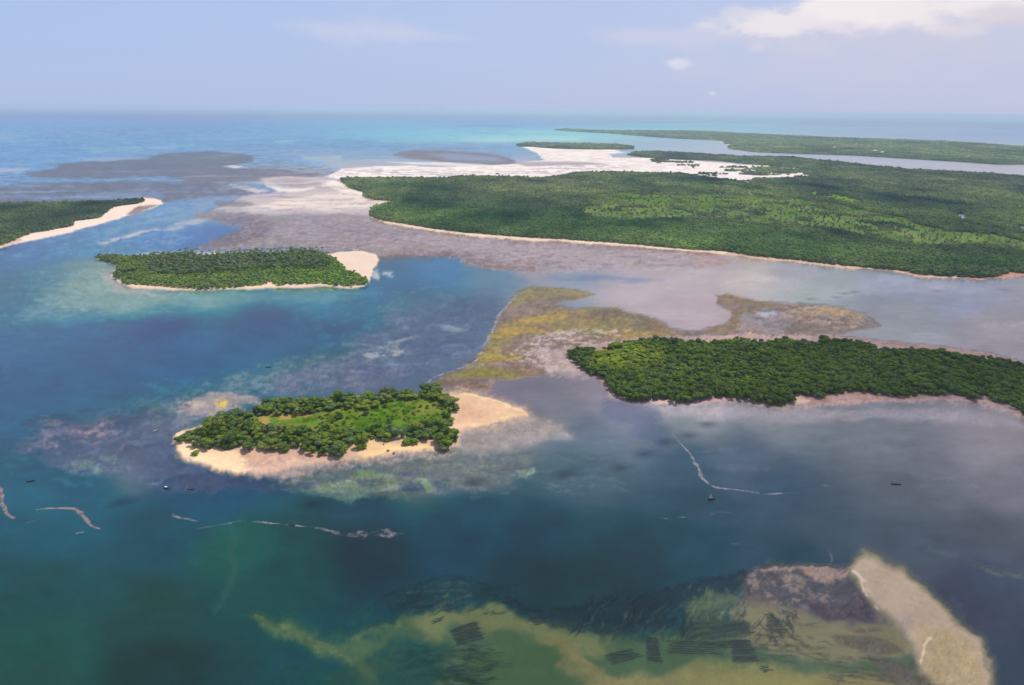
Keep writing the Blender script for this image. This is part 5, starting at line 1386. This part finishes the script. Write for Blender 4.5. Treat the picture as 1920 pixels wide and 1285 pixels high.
# ------------------------------------------------------------------ boats
HULL_DARK = plain_mat('dark_tarred_wood', (0.03, 0.027, 0.028), .5)
HULL_BROWN = plain_mat('brown_wood', (0.11, 0.07, 0.045), .6)
WHITE = plain_mat('white_paint', (0.78, 0.78, 0.76), .45, .08)
SAIL = plain_mat('sail_cloth', (0.74, 0.72, 0.70), .8, .08)
POLE = plain_mat('pole_wood', (0.2, 0.15, 0.1), .7)
SKIN = plain_mat('skin', (0.09, 0.05, 0.035), .6, .05)
CLOTH_R = plain_mat('purple_cloth', (0.18, 0.08, 0.16), .8, .1)
CLOTH_W = plain_mat('white_cloth', (0.6, 0.6, 0.62), .8, .1)
PX_M = .40


def hull_mesh(name, L_, B_, Hh, mat, inner=True):
    V = []; F = []; ns = 13; prof = [(-1, 1.0), (-.93, .62), (-.6, .2), (0, 0), (.6, .2), (.93, .62), (1, 1.0)]
    for shell in (0, 1):
        for i in range(ns):
            t = i / (ns - 1) * 2 - 1
            b_ = B_ / 2 * max(.05, (1 - abs(t) ** 2.6)) * (1 - .12 * shell); rise = .22 * Hh * t ** 4
            for (a, z) in prof:
                V.append((t * L_ / 2 * (1 - .02 * shell), a * b_, (z * Hh * (1 - .0 * shell) + (.08 * Hh if shell else 0) * (1 - z)) + rise * (1 if z > .5 else .6) - .12 * Hh))
    m_ = len(prof)
    for shell in (0, 1):
        for i in range(ns - 1):
            for j in range(m_ - 1):
                a = shell * ns * m_ + i * m_ + j
                q = (a, a + 1, a + m_ + 1, a + m_)
                F.append(q if shell else q[::-1])
    o2 = ns * m_
    for i in range(ns - 1):
        for j in (0, m_ - 1):
            a = i * m_ + j
            F.append((a, a + m_, a + m_ + o2, a + o2))
    me = bpy.data.meshes.new(name); me.from_pydata(V, [], F); me.materials.append(mat)
    me.polygons.foreach_set('use_smooth', [True] * len(F)); me.update()
    return me


def bar_mesh(name, segs, mat):
    """segs: list of (p0, p1, radius)"""
    V = []; F = []
    for p0, p1, r_ in segs:
        p0, p1 = Vector(p0), Vector(p1); d = (p1 - p0).normalized()
        u = d.cross(Vector((0, 0, 1)) if abs(d.z) < .9 else Vector((1, 0, 0))).normalized(); v_ = d.cross(u)
        n0 = len(V)
        for p in (p0, p1):
            for k in range(6):
                a = k * math.pi / 3; V.append(tuple(p + (u * math.cos(a) + v_ * math.sin(a)) * r_))
        for k in range(6):
            F.append((n0 + k, n0 + (k + 1) % 6, n0 + 6 + (k + 1) % 6, n0 + 6 + k))
        F.append(tuple(n0 + k for k in range(6))[::-1]); F.append(tuple(n0 + 6 + k for k in range(6)))
    me = bpy.data.meshes.new(name); me.from_pydata(V, [], F); me.materials.append(mat); me.update()
    return me


def plank_mesh(name, boxes, mat):
    V = []; F = []
    for (cx_, cy_, cz_, sx, sy, sz) in boxes:
        n0 = len(V)
        for dz in (-1, 1):
            for dy in (-1, 1):
                for dx in (-1, 1):
                    V.append((cx_ + dx * sx / 2, cy_ + dy * sy / 2, cz_ + dz * sz / 2))
        F += [tuple(n0 + q for q in f) for f in ((0, 2, 3, 1), (4, 5, 7, 6), (0, 1, 5, 4), (2, 6, 7, 3), (0, 4, 6, 2), (1, 3, 7, 5))]
    me = bpy.data.meshes.new(name); me.from_pydata(V, [], F); me.materials.append(mat); me.update()
    return me


def fisher(loc, rz, label, cloth):
    """a person seated in a boat: one skinned body, a shirt over it"""
    J = {'pel': (0, 0, .12), 'chest': (.02, 0, .48), 'neck': (.04, 0, .62), 'head': (.06, 0, .74), 'top': (.06, 0, .86),
         'kl': (.42, .12, .26), 'fl': (.5, .12, -.08), 'tl': (.62, .12, -.1), 'kr': (.42, -.12, .26), 'fr': (.5, -.12, -.08), 'tr': (.62, -.12, -.1),
         'hl': (.02, .10, .12), 'hr': (.02, -.10, .12), 'sl': (.02, .18, .55), 'el': (.12, .26, .32), 'wl': (.34, .2, .28), 'gl': (.43, .18, .28),
         'sr': (.02, -.18, .55), 'er': (.12, -.26, .32), 'wr': (.34, -.2, .28), 'gr': (.43, -.18, .28)}
    E = [('pel', 'chest'), ('chest', 'neck'), ('neck', 'head'), ('head', 'top'), ('pel', 'hl'), ('hl', 'kl'), ('kl', 'fl'), ('fl', 'tl'), ('pel', 'hr'), ('hr', 'kr'), ('kr', 'fr'), ('fr', 'tr'),
         ('chest', 'sl'), ('sl', 'el'), ('el', 'wl'), ('wl', 'gl'), ('chest', 'sr'), ('sr', 'er'), ('er', 'wr'), ('wr', 'gr')]
    RAD = {'pel': .14, 'chest': .15, 'neck': .055, 'head': .10, 'top': .07, 'kl': .065, 'kr': .065, 'fl': .045, 'fr': .045, 'tl': .035, 'tr': .035, 'hl': .09, 'hr': .09,
           'sl': .06, 'sr': .06, 'el': .045, 'er': .045, 'wl': .033, 'wr': .033, 'gl': .035, 'gr': .035}
    names = list(J); me = bpy.data.meshes.new('person')
    me.from_pydata([J[n_] for n_ in names], [(names.index(a), names.index(b_)) for a, b_ in E], [])
    o = link('person', me)
    sk = o.modifiers.new('skin', 'SKIN'); me.skin_vertices.new() if not me.skin_vertices else None
    for i, n_ in enumerate(names):
        me.skin_vertices[0].data[i].radius = (RAD[n_], RAD[n_]); me.skin_vertices[0].data[i].use_root = (n_ == 'pel')
    sb = o.modifiers.new('sub', 'SUBSURF'); sb.levels = 1; sb.render_levels = 1
    me.materials.append(SKIN)
    tag(o, label, 'person'); o.location = loc; o.rotation_euler = (0, 0, rz)
    # shirt: a short tapered shell over the trunk
    V = []; F = []
    for z, rx, ry in ((.06, .17, .19), (.25, .165, .19), (.45, .17, .215), (.58, .12, .17), (.63, .07, .08)):
        for k in range(10):
            a = k * .6283; V.append((.02 + math.cos(a) * rx, math.sin(a) * ry, z))
    for i in range(4):
        for k in range(10):
            F.append((i * 10 + k, i * 10 + (k + 1) % 10, (i + 1) * 10 + (k + 1) % 10, (i + 1) * 10 + k))
    ms = bpy.data.meshes.new('shirt'); ms.from_pydata(V, [], F); ms.materials.append(cloth); ms.update()
    link('shirt', ms, o)
    return o


def boat(px, py, L_, rz, label, hull=HULL_DARK, outr=None, sail=False, canopy=None, men=0, cloth=CLOTH_W, mlabel=None, wide=.9):
    x, y = at(px, py, 0)
    t = thing('sailing_canoe' if sail else 'canoe', (x, y, 0.0), rz, (1, 1, 1), label, 'boat')
    Hh = .62
    link('hull', hull_mesh('hull', L_, wide, Hh, hull), t)
    for i in range(3):
        xx = (-.28 + .28 * i) * L_
        link('thwart', plank_mesh('thwart', [(xx, 0, Hh * .72, .22, wide * .8, .05)], POLE), t)
    if outr:
        for s_ in outr:
            ax = link('outrigger', bar_mesh('outrigger', [((-L_ * .32, s_ * 1.9, .08), (L_ * .3, s_ * 1.9, .08), .11)], HULL_DARK), t)
            for q in (-.16, .16):
                link('boom', bar_mesh('boom', [((L_ * q, -s_ * .3, Hh * .9), (L_ * q, s_ * 1.9, .14), .05)], POLE), t)
    if sail:
        link('mast', bar_mesh('mast', [((.4, 0, 0), (.4, 0, 4.4), .06)], POLE), t)
        link('yard', bar_mesh('yard', [((1.2, .05, 1.0), (-.9, .05, 4.7), .045)], POLE), t)
        V = []; F = []; n_ = 6
        for i in range(n_ + 1):
            for j in range(n_ + 1 - i):
                a, b_ = i / n_, j / n_
                p = np.array([1.2, .06, 1.0]) * (1 - a - b_) + np.array([-.9, .06, 4.7]) * a + np.array([-1.5, .5, .8]) * b_
                p[1] += .35 * 4 * a * (1 - a) * (b_ + .3) * (1 - a - b_ + .2)
                V.append(tuple(p))
        ids = {}; c_ = 0
        for i in range(n_ + 1):
            for j in range(n_ + 1 - i):
                ids[(i, j)] = c_; c_ += 1
        for i in range(n_):
            for j in range(n_ - i):
                F.append((ids[(i, j)], ids[(i + 1, j)], ids[(i, j + 1)]))
                if j < n_ - i - 1:
                    F.append((ids[(i + 1, j)], ids[(i + 1, j + 1)], ids[(i, j + 1)]))
        ms = bpy.data.meshes.new('sail'); ms.from_pydata(V, [], F); ms.materials.append(SAIL); ms.update()
        so = link('sail', ms, t)
        sm = so.modifiers.new('cloth', 'SOLIDIFY'); sm.thickness = .02
    if canopy:
        cn = link('canopy', plank_mesh('canopy', [(canopy, 0, 1.35, 1.7, 1.15, .07)], WHITE), t)
        link('canopy_post', bar_mesh('canopy_post', [((canopy + a, b_, .4), (canopy + a, b_, 1.32), .03) for a in (-.7, .7) for b_ in (-.38, .38)], POLE), t)
    for i in range(men):
        q = Matrix.Rotation(rz, 4, 'Z') @ Vector(((-.28 + .56 * i) * L_ * .8, 0, .42))
        fisher((x + q.x, y + q.y, q.z), rz, mlabel[i], cloth)
    return t


boat(1334, 937, 5.4, R(8), 'small dark canoe with outrigger and upright white sail below the long foam line', outr=[1], sail=True)
boat(311, 916, 4.6, R(-15), 'small boat with bright white canopy off the left tip of the foreground island', HULL_BROWN, canopy=.2, men=0)
boat(359, 918, 5.2, R(4), 'low dark canoe with one person aboard, right of the boat with the white canopy', men=1, cloth=CLOTH_W, mlabel=['person in pale clothes seated in the dark canoe off the foreground island'])
boat(57, 903, 4.8, R(20), 'dark canoe with one person aboard alone in blue water near the left edge', men=1, cloth=CLOTH_R, mlabel=['person in purple shirt seated in the canoe near the left edge'])
boat(1680, 909, 7.0, R(-4), 'long low dark canoe with two people on the grey water at right', men=2, cloth=CLOTH_W, mlabel=['person seated at the left end of the long canoe on the grey water', 'person seated at the right end of the long canoe on the grey water'], outr=[1])
boat(547, 985, 4.2, R(-8), 'small brown canoe lying on the faint foam line below the foreground island', HULL_BROWN)
boat(503, 689, 5.6, R(3), 'tiny dark canoe on the lagoon behind the foreground island', men=0)
boat(292, 808, 4.0, R(60), 'tiny pale canoe over the purple weed shoal left of the foreground island', WHITE)
# dark log shape standing in for trunk and root shadow under the front trees
x, y = at(678, 842, .4)
shadow_log = link('log', bar_mesh('log', [((-4.5, .6, .5), (0, 0, .35), .32), ((0, 0, .35), (4.5, -1.6, .2), .26), ((3.0, -1.0, .3), (3.9, -.2, 1.2), .12), ((-2, .3, .45), (-2.8, -.9, .2), .1)], HULL_DARK))
shadow_log.location = (x, y, float(ground_z(x, y)[0]) + .1); tag(shadow_log, 'dark stand-in for trunk and root shadow under the trees at the left end of the small beach cove', 'log')

# ------------------------------------------------------------------ foam lines on the water
fm = bpy.data.materials.new('foam'); fm.use_nodes = True
g = NT(fm.node_tree)
uvn = g.n('ShaderNodeAttribute', attribute_name='edge')
geo = g.n('ShaderNodeNewGeometry')
nz = g.n('ShaderNodeTexNoise', i_Vector=geo.outputs['Position'], i_Scale=0.55, i_Detail=5.0, i_Roughness=0.7)
nz2 = g.n('ShaderNodeTexNoise', i_Vector=geo.outputs['Position'], i_Scale=0.10, i_Detail=3.0, i_Roughness=0.6)
aa = g.math('ADD', g.math('MULTIPLY', uvn.outputs['Fac'], 0.95), g.math('MULTIPLY', g.math('SUBTRACT', nz.outputs[0], 0.5), 1.1))
aa = g.math('ADD', aa, g.math('MULTIPLY', g.math('SUBTRACT', nz2.outputs[0], 0.5), 2.0))
al = g.ramp(aa, 0.30, 1.15, 0.0, 0.80)
fcol = g.n('ShaderNodeAttribute', attribute_name='tone')
d_ = g.n('ShaderNodeBsdfDiffuse', i_Color=fcol.outputs['Color']); t_ = g.n('ShaderNodeBsdfTransparent')
mx = g.n('ShaderNodeMixShader', i_0=al, i_1=t_.outputs[0], i_2=d_.outputs[0])
g.n('ShaderNodeOutputMaterial', i_Surface=mx)


def foam(pts, wid, tone, seed, label, strength=1.0, z=.02, wig=2.2):
    """pts: plan polyline; wid in metres"""
    r = np.random.default_rng(seed)
    P = np.asarray(pts, float); X_, Y_ = unproj(P[:, 0], P[:, 1])
    seg = np.hypot(np.diff(X_), np.diff(Y_)); s_ = np.concatenate([[0], np.cumsum(seg)])
    n_ = max(8, int(s_[-1] / 1.2)); q = np.linspace(0, s_[-1], n_)
    x_ = np.interp(q, s_, X_); y_ = np.interp(q, s_, Y_)
    k = np.ones(7) / 7
    xs = np.convolve(np.pad(x_, 3, 'edge'), k, 'valid'); ys = np.convolve(np.pad(y_, 3, 'edge'), k, 'valid')
    off = (fbm(q / 9, q * 0 + seed, seed % 7, 4) - .5) * 2 * wig
    tx = np.gradient(xs); ty = np.gradient(ys); ln = np.hypot(tx, ty) + 1e-6
    nx, ny = -ty / ln, tx / ln
    xs = xs + nx * off; ys = ys + ny * off
    wv = 1.7 * np.interp(q / s_[-1], np.linspace(0, 1, len(np.atleast_1d(wid))), np.atleast_1d(wid)) * (.55 + .9 * vnoise(q / 5, q * 0 + seed * 3.3, 3))
    V = []; F = []; Eg = []
    for c_, e_ in ((-1, 0), (-.4, .85), (.4, .85), (1, 0)):
        V.append(np.stack([xs + nx * wv * c_, ys + ny * wv * c_, np.full(n_, z)], -1)); Eg.append(np.full(n_, e_))
    Eg = np.stack(Eg); Eg[:, 0] = 0; Eg[:, -1] = 0
    for c_ in range(3):
        for i in range(n_ - 1):
            F.append((c_ * n_ + i, (c_ + 1) * n_ + i, (c_ + 1) * n_ + i + 1, c_ * n_ + i + 1)[::-1])
    me = bpy.data.meshes.new('foam_line'); me.from_pydata(np.concatenate(V).tolist(), [], F)
    a_ = me.attributes.new('edge', 'FLOAT', 'POINT'); a_.data.foreach_set('value', (Eg * strength).ravel().astype(np.float32))
    a_ = me.attributes.new('tone', 'FLOAT_COLOR', 'POINT'); a_.data.foreach_set('color', np.tile(np.array([*tone, 1.0], np.float32), 4 * n_))
    me.materials.append(fm); me.update()
    o = link('foam_line', me); tag(o, label, kind='stuff')
    return o


PINK = (.30, .235, .23); WHT = (.34, .34, .38)
foam([(-60, 880), (-10, 905), (3, 925), (7, 955), (14, 966), (30, 973)], [1.0, 1.1, .9], PINK, 3, 'pinkish foam streak at the left edge', 1.15, wig=1.2)
foam([(62, 957), (90, 953), (140, 953), (150, 962), (165, 980), (172, 986), (190, 994)], [.5, 1.1, 1.5, 1.2, .5], PINK, 4, 'pinkish foam hook near the left edge', 1.15, wig=1.2)
foam([(44, 980), (60, 980), (75, 973), (95, 968)], [.9, .8, .4], PINK, 5, 'short pinkish foam streak', .95, wig=.8)
foam([(138, 1000), (150, 1000), (162, 995)], [.5, .7, .4], PINK, 8, 'tiny pink foam patch', 1.0, wig=.5)
foam([(320, 963), (328, 970), (350, 974), (375, 978)], [1.1, .9, .4], WHT, 6, 'short foam dash', .9, wig=.6)
foam([(365, 990), (400, 987), (440, 980), (470, 976), (520, 983), (560, 985), (600, 990), (640, 1000)], [.6, .8, .5, .7, .7, 1.2, 1.4], WHT, 7, 'thin foam line below the foreground island', .72, wig=1.5)
foam([(620, 998), (660, 1003), (700, 1000), (740, 1001), (780, 1006)], [1.2, 2.6, 4.2, 2.6, .8], (.42, .38, .42), 9, 'broad faint foam patch below the foreground island', .62, wig=2)
foam([(1262, 815), (1278, 835), (1292, 850), (1304, 868), (1312, 882), (1312, 893), (1325, 905), (1340, 914), (1370, 918), (1400, 922), (1430, 926)], [.4, .6, 1.0, 1.3, 1.3, 1.1, .9, .6], WHT, 10, 'long bright foam line running down to the sailing canoe', 1.05, wig=1.4)
foam([(1390, 921), (1430, 928), (1470, 925), (1500, 923)], [.4, .5, .9, .5], WHT, 11, 'end of the long foam line', .85, wig=1)
foam([(1535, 908), (1550, 911), (1565, 914)], [.4, .7, .3], WHT, 12, 'faint foam dash', .6, wig=.6)
foam([(1365, 1018), (1380, 1022), (1395, 1022)], [.8, 1.1, .4], (.3, .38, .45), 13, 'pale blue foam dash', .8, wig=.5)
foam([(1552, 1025), (1558, 1040), (1562, 1052), (1550, 1062)], [.6, 1, 1, .5], (.34, .32, .36), 14, 'faint foam above the weed flat', .7, wig=.6)
foam([(1210, 965), (1250, 972), (1300, 966), (1350, 960), (1390, 968)], [.5, 1, 1.2, .6], (.28, .34, .42), 15, 'scattered faint foam', .42, wig=3)
foam([(1008, 537), (985, 547), (965, 556), (950, 575), (936, 588), (932, 597), (925, 620), (912, 640), (903, 658), (890, 680), (850, 695), (812, 709), (797, 721)], [1.6, 1.6, 2.2, 1.8, 1.4, 1.4, 1.6], (.46, .44, .47), 16,
     'white surf line along the algae flat', .74, wig=2.5)
foam([(1720, 888), (1760, 896), (1800, 905), (1850, 916)], [.4, .9, .6], (.36, .36, .42), 17, 'faint foam on the grey water', .5, wig=2)
foam([(1555, 259), (1660, 261), (1760, 263), (1850, 268), (1920, 272), (2020, 277)], [14, 22, 22, 14], (.6, .62, .64), 19, 'distant surf on the reef behind the headland', 1.0, z=.3, wig=12)

# ------------------------------------------------------------------ sunken seaweed farm plots
WEED = plain_mat('seaweed', (0.012, 0.017, 0.015), .9, .4, 1.2)


def plot(quad, rows_, label, seed, wd=.45, brk=.12):
    r = np.random.default_rng(seed)
    Q = [np.array(at(px_, py_, -.4)) for px_, py_ in quad]          # tl, tr, br, bl
    cx_, cy_ = np.mean(Q, 0)
    z_ = float(ground_z(cx_, cy_)[0])
    t = thing('seaweed_plot', (cx_, cy_, z_), 0, (1, 1, 1), label, 'seaweed plot', 'sunken seaweed plots')
    for i in range(rows_):
        f = (i + .5) / rows_ + r.normal(0, .15 / rows_)
        a = Q[0] * (1 - f) + Q[3] * f; b_ = Q[1] * (1 - f) + Q[2] * f
        d = b_ - a; ln = np.linalg.norm(d); d /= ln; nrm = np.array([-d[1], d[0]])
        a = a + d * r.uniform(-.06, .08) * ln; ln2 = ln * r.uniform(.82, 1.06); n_ = 9
        V = []; F = []
        for k in range(n_):
            s_ = k / (n_ - 1); p = a + d * ln2 * s_ + nrm * r.normal(0, .16) - np.array([cx_, cy_])
            w_ = wd * r.uniform(.5, 1.3) * min(1, 4 * s_ + .3, 4 * (1 - s_) + .3)
            if r.random() < brk: w_ *= .25
            gz = ground_z(p[0] + cx_, p[1] + cy_)[0] - z_
            V += [(*(p + nrm * w_), gz + .06), (*p, gz + .30), (*(p - nrm * w_), gz + .06)]
        for k in range(n_ - 1):
            for j in (0, 1):
                q = k * 3 + j; F.append((q, q + 1, q + 4, q + 3)[::-1])
        me = bpy.data.meshes.new('seaweed_row'); me.from_pydata(V, [], F); me.materials.append(WEED); me.update()
        link('seaweed_row', me, t)


plot([(1368, 1198), (1408, 1198), (1424, 1240), (1374, 1241)], 10, 'dark rectangular seaweed plot with short rows, in the green shallows left of the sand bar', 1, .62)
plot([(1210, 1193), (1233, 1195), (1242, 1241), (1213, 1239)], 11, 'tall narrow dark seaweed plot left of the rectangular one', 2, .60)
plot([(842, 1180), (892, 1163), (908, 1196), (858, 1210)], 10, 'striped seaweed plot of slanting rows alone on the pale green sand', 3, .40)
plot([(1133, 1228), (1180, 1216), (1208, 1228), (1150, 1246)], 7, 'ragged broken seaweed plot left of the tall narrow one', 4, .40, .4)
plot([(1423, 1249), (1440, 1247), (1450, 1257), (1430, 1262)], 4, 'tiny dark seaweed plot just below right of the rectangular one', 5, .45)
plot([(1250, 1198), (1362, 1203), (1364, 1229), (1256, 1226)], 6, 'wide faint seaweed plot of long rows between the tall narrow and the rectangular one', 6, .40, .3)
plot([(995, 1161), (1018, 1157), (1023, 1168), (1000, 1173)], 4, 'small dark slanted seaweed plot at the left end of the dark weed band', 7, .5)
plot([(809, 1163), (834, 1155), (835, 1161), (811, 1170)], 3, 'small slanted seaweed plot above the striped one', 8, .42)
plot([(1430, 1150), (1450, 1152), (1478, 1188), (1452, 1186)], 8, 'slanting ladder-like seaweed plot right of the green shallows', 9, .42, .3)

# ------------------------------------------------------------------ the cloud whose shade lies over the foreground
SHZ = 1100.0


def shade_cloud(outline, seed, thick, name='cloud', label=None, z0=SHZ, n_=90):
    """outline: where the shade falls on the plan; the cloud hangs up-sun of it, flat-based and billowed"""
    Pw = np.array([at(px_, py_, 0) for px_, py_ in outline])
    off = np.array([SUN_DIR.x, SUN_DIR.y]) / SUN_DIR.z * z0
    Pc = Pw + off
    x0, y0 = Pc.min(0) - 60; x1, y1 = Pc.max(0) + 60
    gx, gy = np.meshgrid(np.linspace(x0, x1, n_), np.linspace(y0, y1, n_))
    wx_ = gx + (fbm(gx / 220, gy / 220, 1, 4) - .5) * 160; wy_ = gy + (fbm(gx / 220, gy / 220, 2, 4) - .5) * 160
    d = sdf(Pc, wx_, wy_)
    th = np.sqrt(np.clip(d, 0, 400) / 400) * thick * (.55 + .9 * fbm(gx / 130, gy / 130, seed, 4))
    top = z0 + th; bot = z0 - th * .25
    ins = d > 0
    V = []; F = []; idt = -np.ones(gx.shape, int); idb = idt.copy()
    cell = ins[:-1, :-1] & ins[1:, :-1] & ins[:-1, 1:] & ins[1:, 1:]
    used = np.zeros(gx.shape, bool)
    used[:-1, :-1] |= cell; used[1:, :-1] |= cell; used[:-1, 1:] |= cell; used[1:, 1:] |= cell
    cnt = np.zeros(gx.shape, int)
    cnt[:-1, :-1] += cell; cnt[1:, :-1] += cell; cnt[:-1, 1:] += cell; cnt[1:, 1:] += cell
    for (i, j) in zip(*np.nonzero(used)):
        rim = cnt[i, j] < 4
        idt[i, j] = len(V); V.append((gx[i, j], gy[i, j], z0 if rim else top[i, j]))
        if rim: idb[i, j] = idt[i, j]
        else: idb[i, j] = len(V); V.append((gx[i, j], gy[i, j], bot[i, j]))
    for (i, j) in zip(*np.nonzero(cell)):
        F.append((idt[i, j], idt[i, j + 1], idt[i + 1, j + 1], idt[i + 1, j]))
        F.append((idb[i, j], idb[i + 1, j], idb[i + 1, j + 1], idb[i, j + 1]))
    me = bpy.data.meshes.new(name); me.from_pydata(V, [], F); me.update()
    o = link(name, me)
    m = bpy.data.materials.new('cloud_vapour'); m.use_nodes = True
    g = NT(m.node_tree)
    pv = g.n('ShaderNodeVolumePrincipled'); pv.inputs['Color'].default_value = (.95, .96, 1, 1); pv.inputs['Density'].default_value = CLOUD_DENS
    g.n('ShaderNodeOutputMaterial', i_Volume=pv)
    me.materials.append(m)
    tag(o, label, kind='stuff')
    return o


CLOUD_DENS = .0075
shade_cloud([(-700, 960), (0, 915), (300, 925), (560, 905), (800, 872), (960, 850), (1120, 800), (1270, 735), (1330, 650), (1420, 590), (1600, 560), (1920, 545), (2500, 560), (2600, 1500), (900, 1700), (-700, 1600)],
            3, 110, label='broad thin white cloud hanging over the foreground and shading it')
# ------------------------------------------------------------------ haze: one closed box of even air
def box_mesh(name, x0, x1, y0, y1, z0, z1):
    me = bpy.data.meshes.new(name)
    v = [(x, y, z) for z in (z0, z1) for y in (y0, y1) for x in (x0, x1)]
    f = [(0, 2, 3, 1), (4, 5, 7, 6), (0, 1, 5, 4), (2, 6, 7, 3), (0, 4, 6, 2), (1, 3, 7, 5)]
    me.from_pydata(v, [], f); me.update()
    return me


hz = tag(link('haze', box_mesh('haze', -75000, 75000, -45000, 90000, -9.0, ALT + 4)), 'pale blue sea haze filling the air', kind='stuff')
mat = bpy.data.materials.new('haze'); mat.use_nodes = True
g = NT(mat.node_tree)
pv = g.n('ShaderNodeVolumePrincipled')
pv.inputs['Color'].default_value = (*HAZE_COL, 1)
pv.inputs['Density'].default_value = HAZE_DENSITY
pv.inputs['Anisotropy'].default_value = 0.0
out = g.n('ShaderNodeOutputMaterial', i_Volume=pv)
hz.data.materials.append(mat)
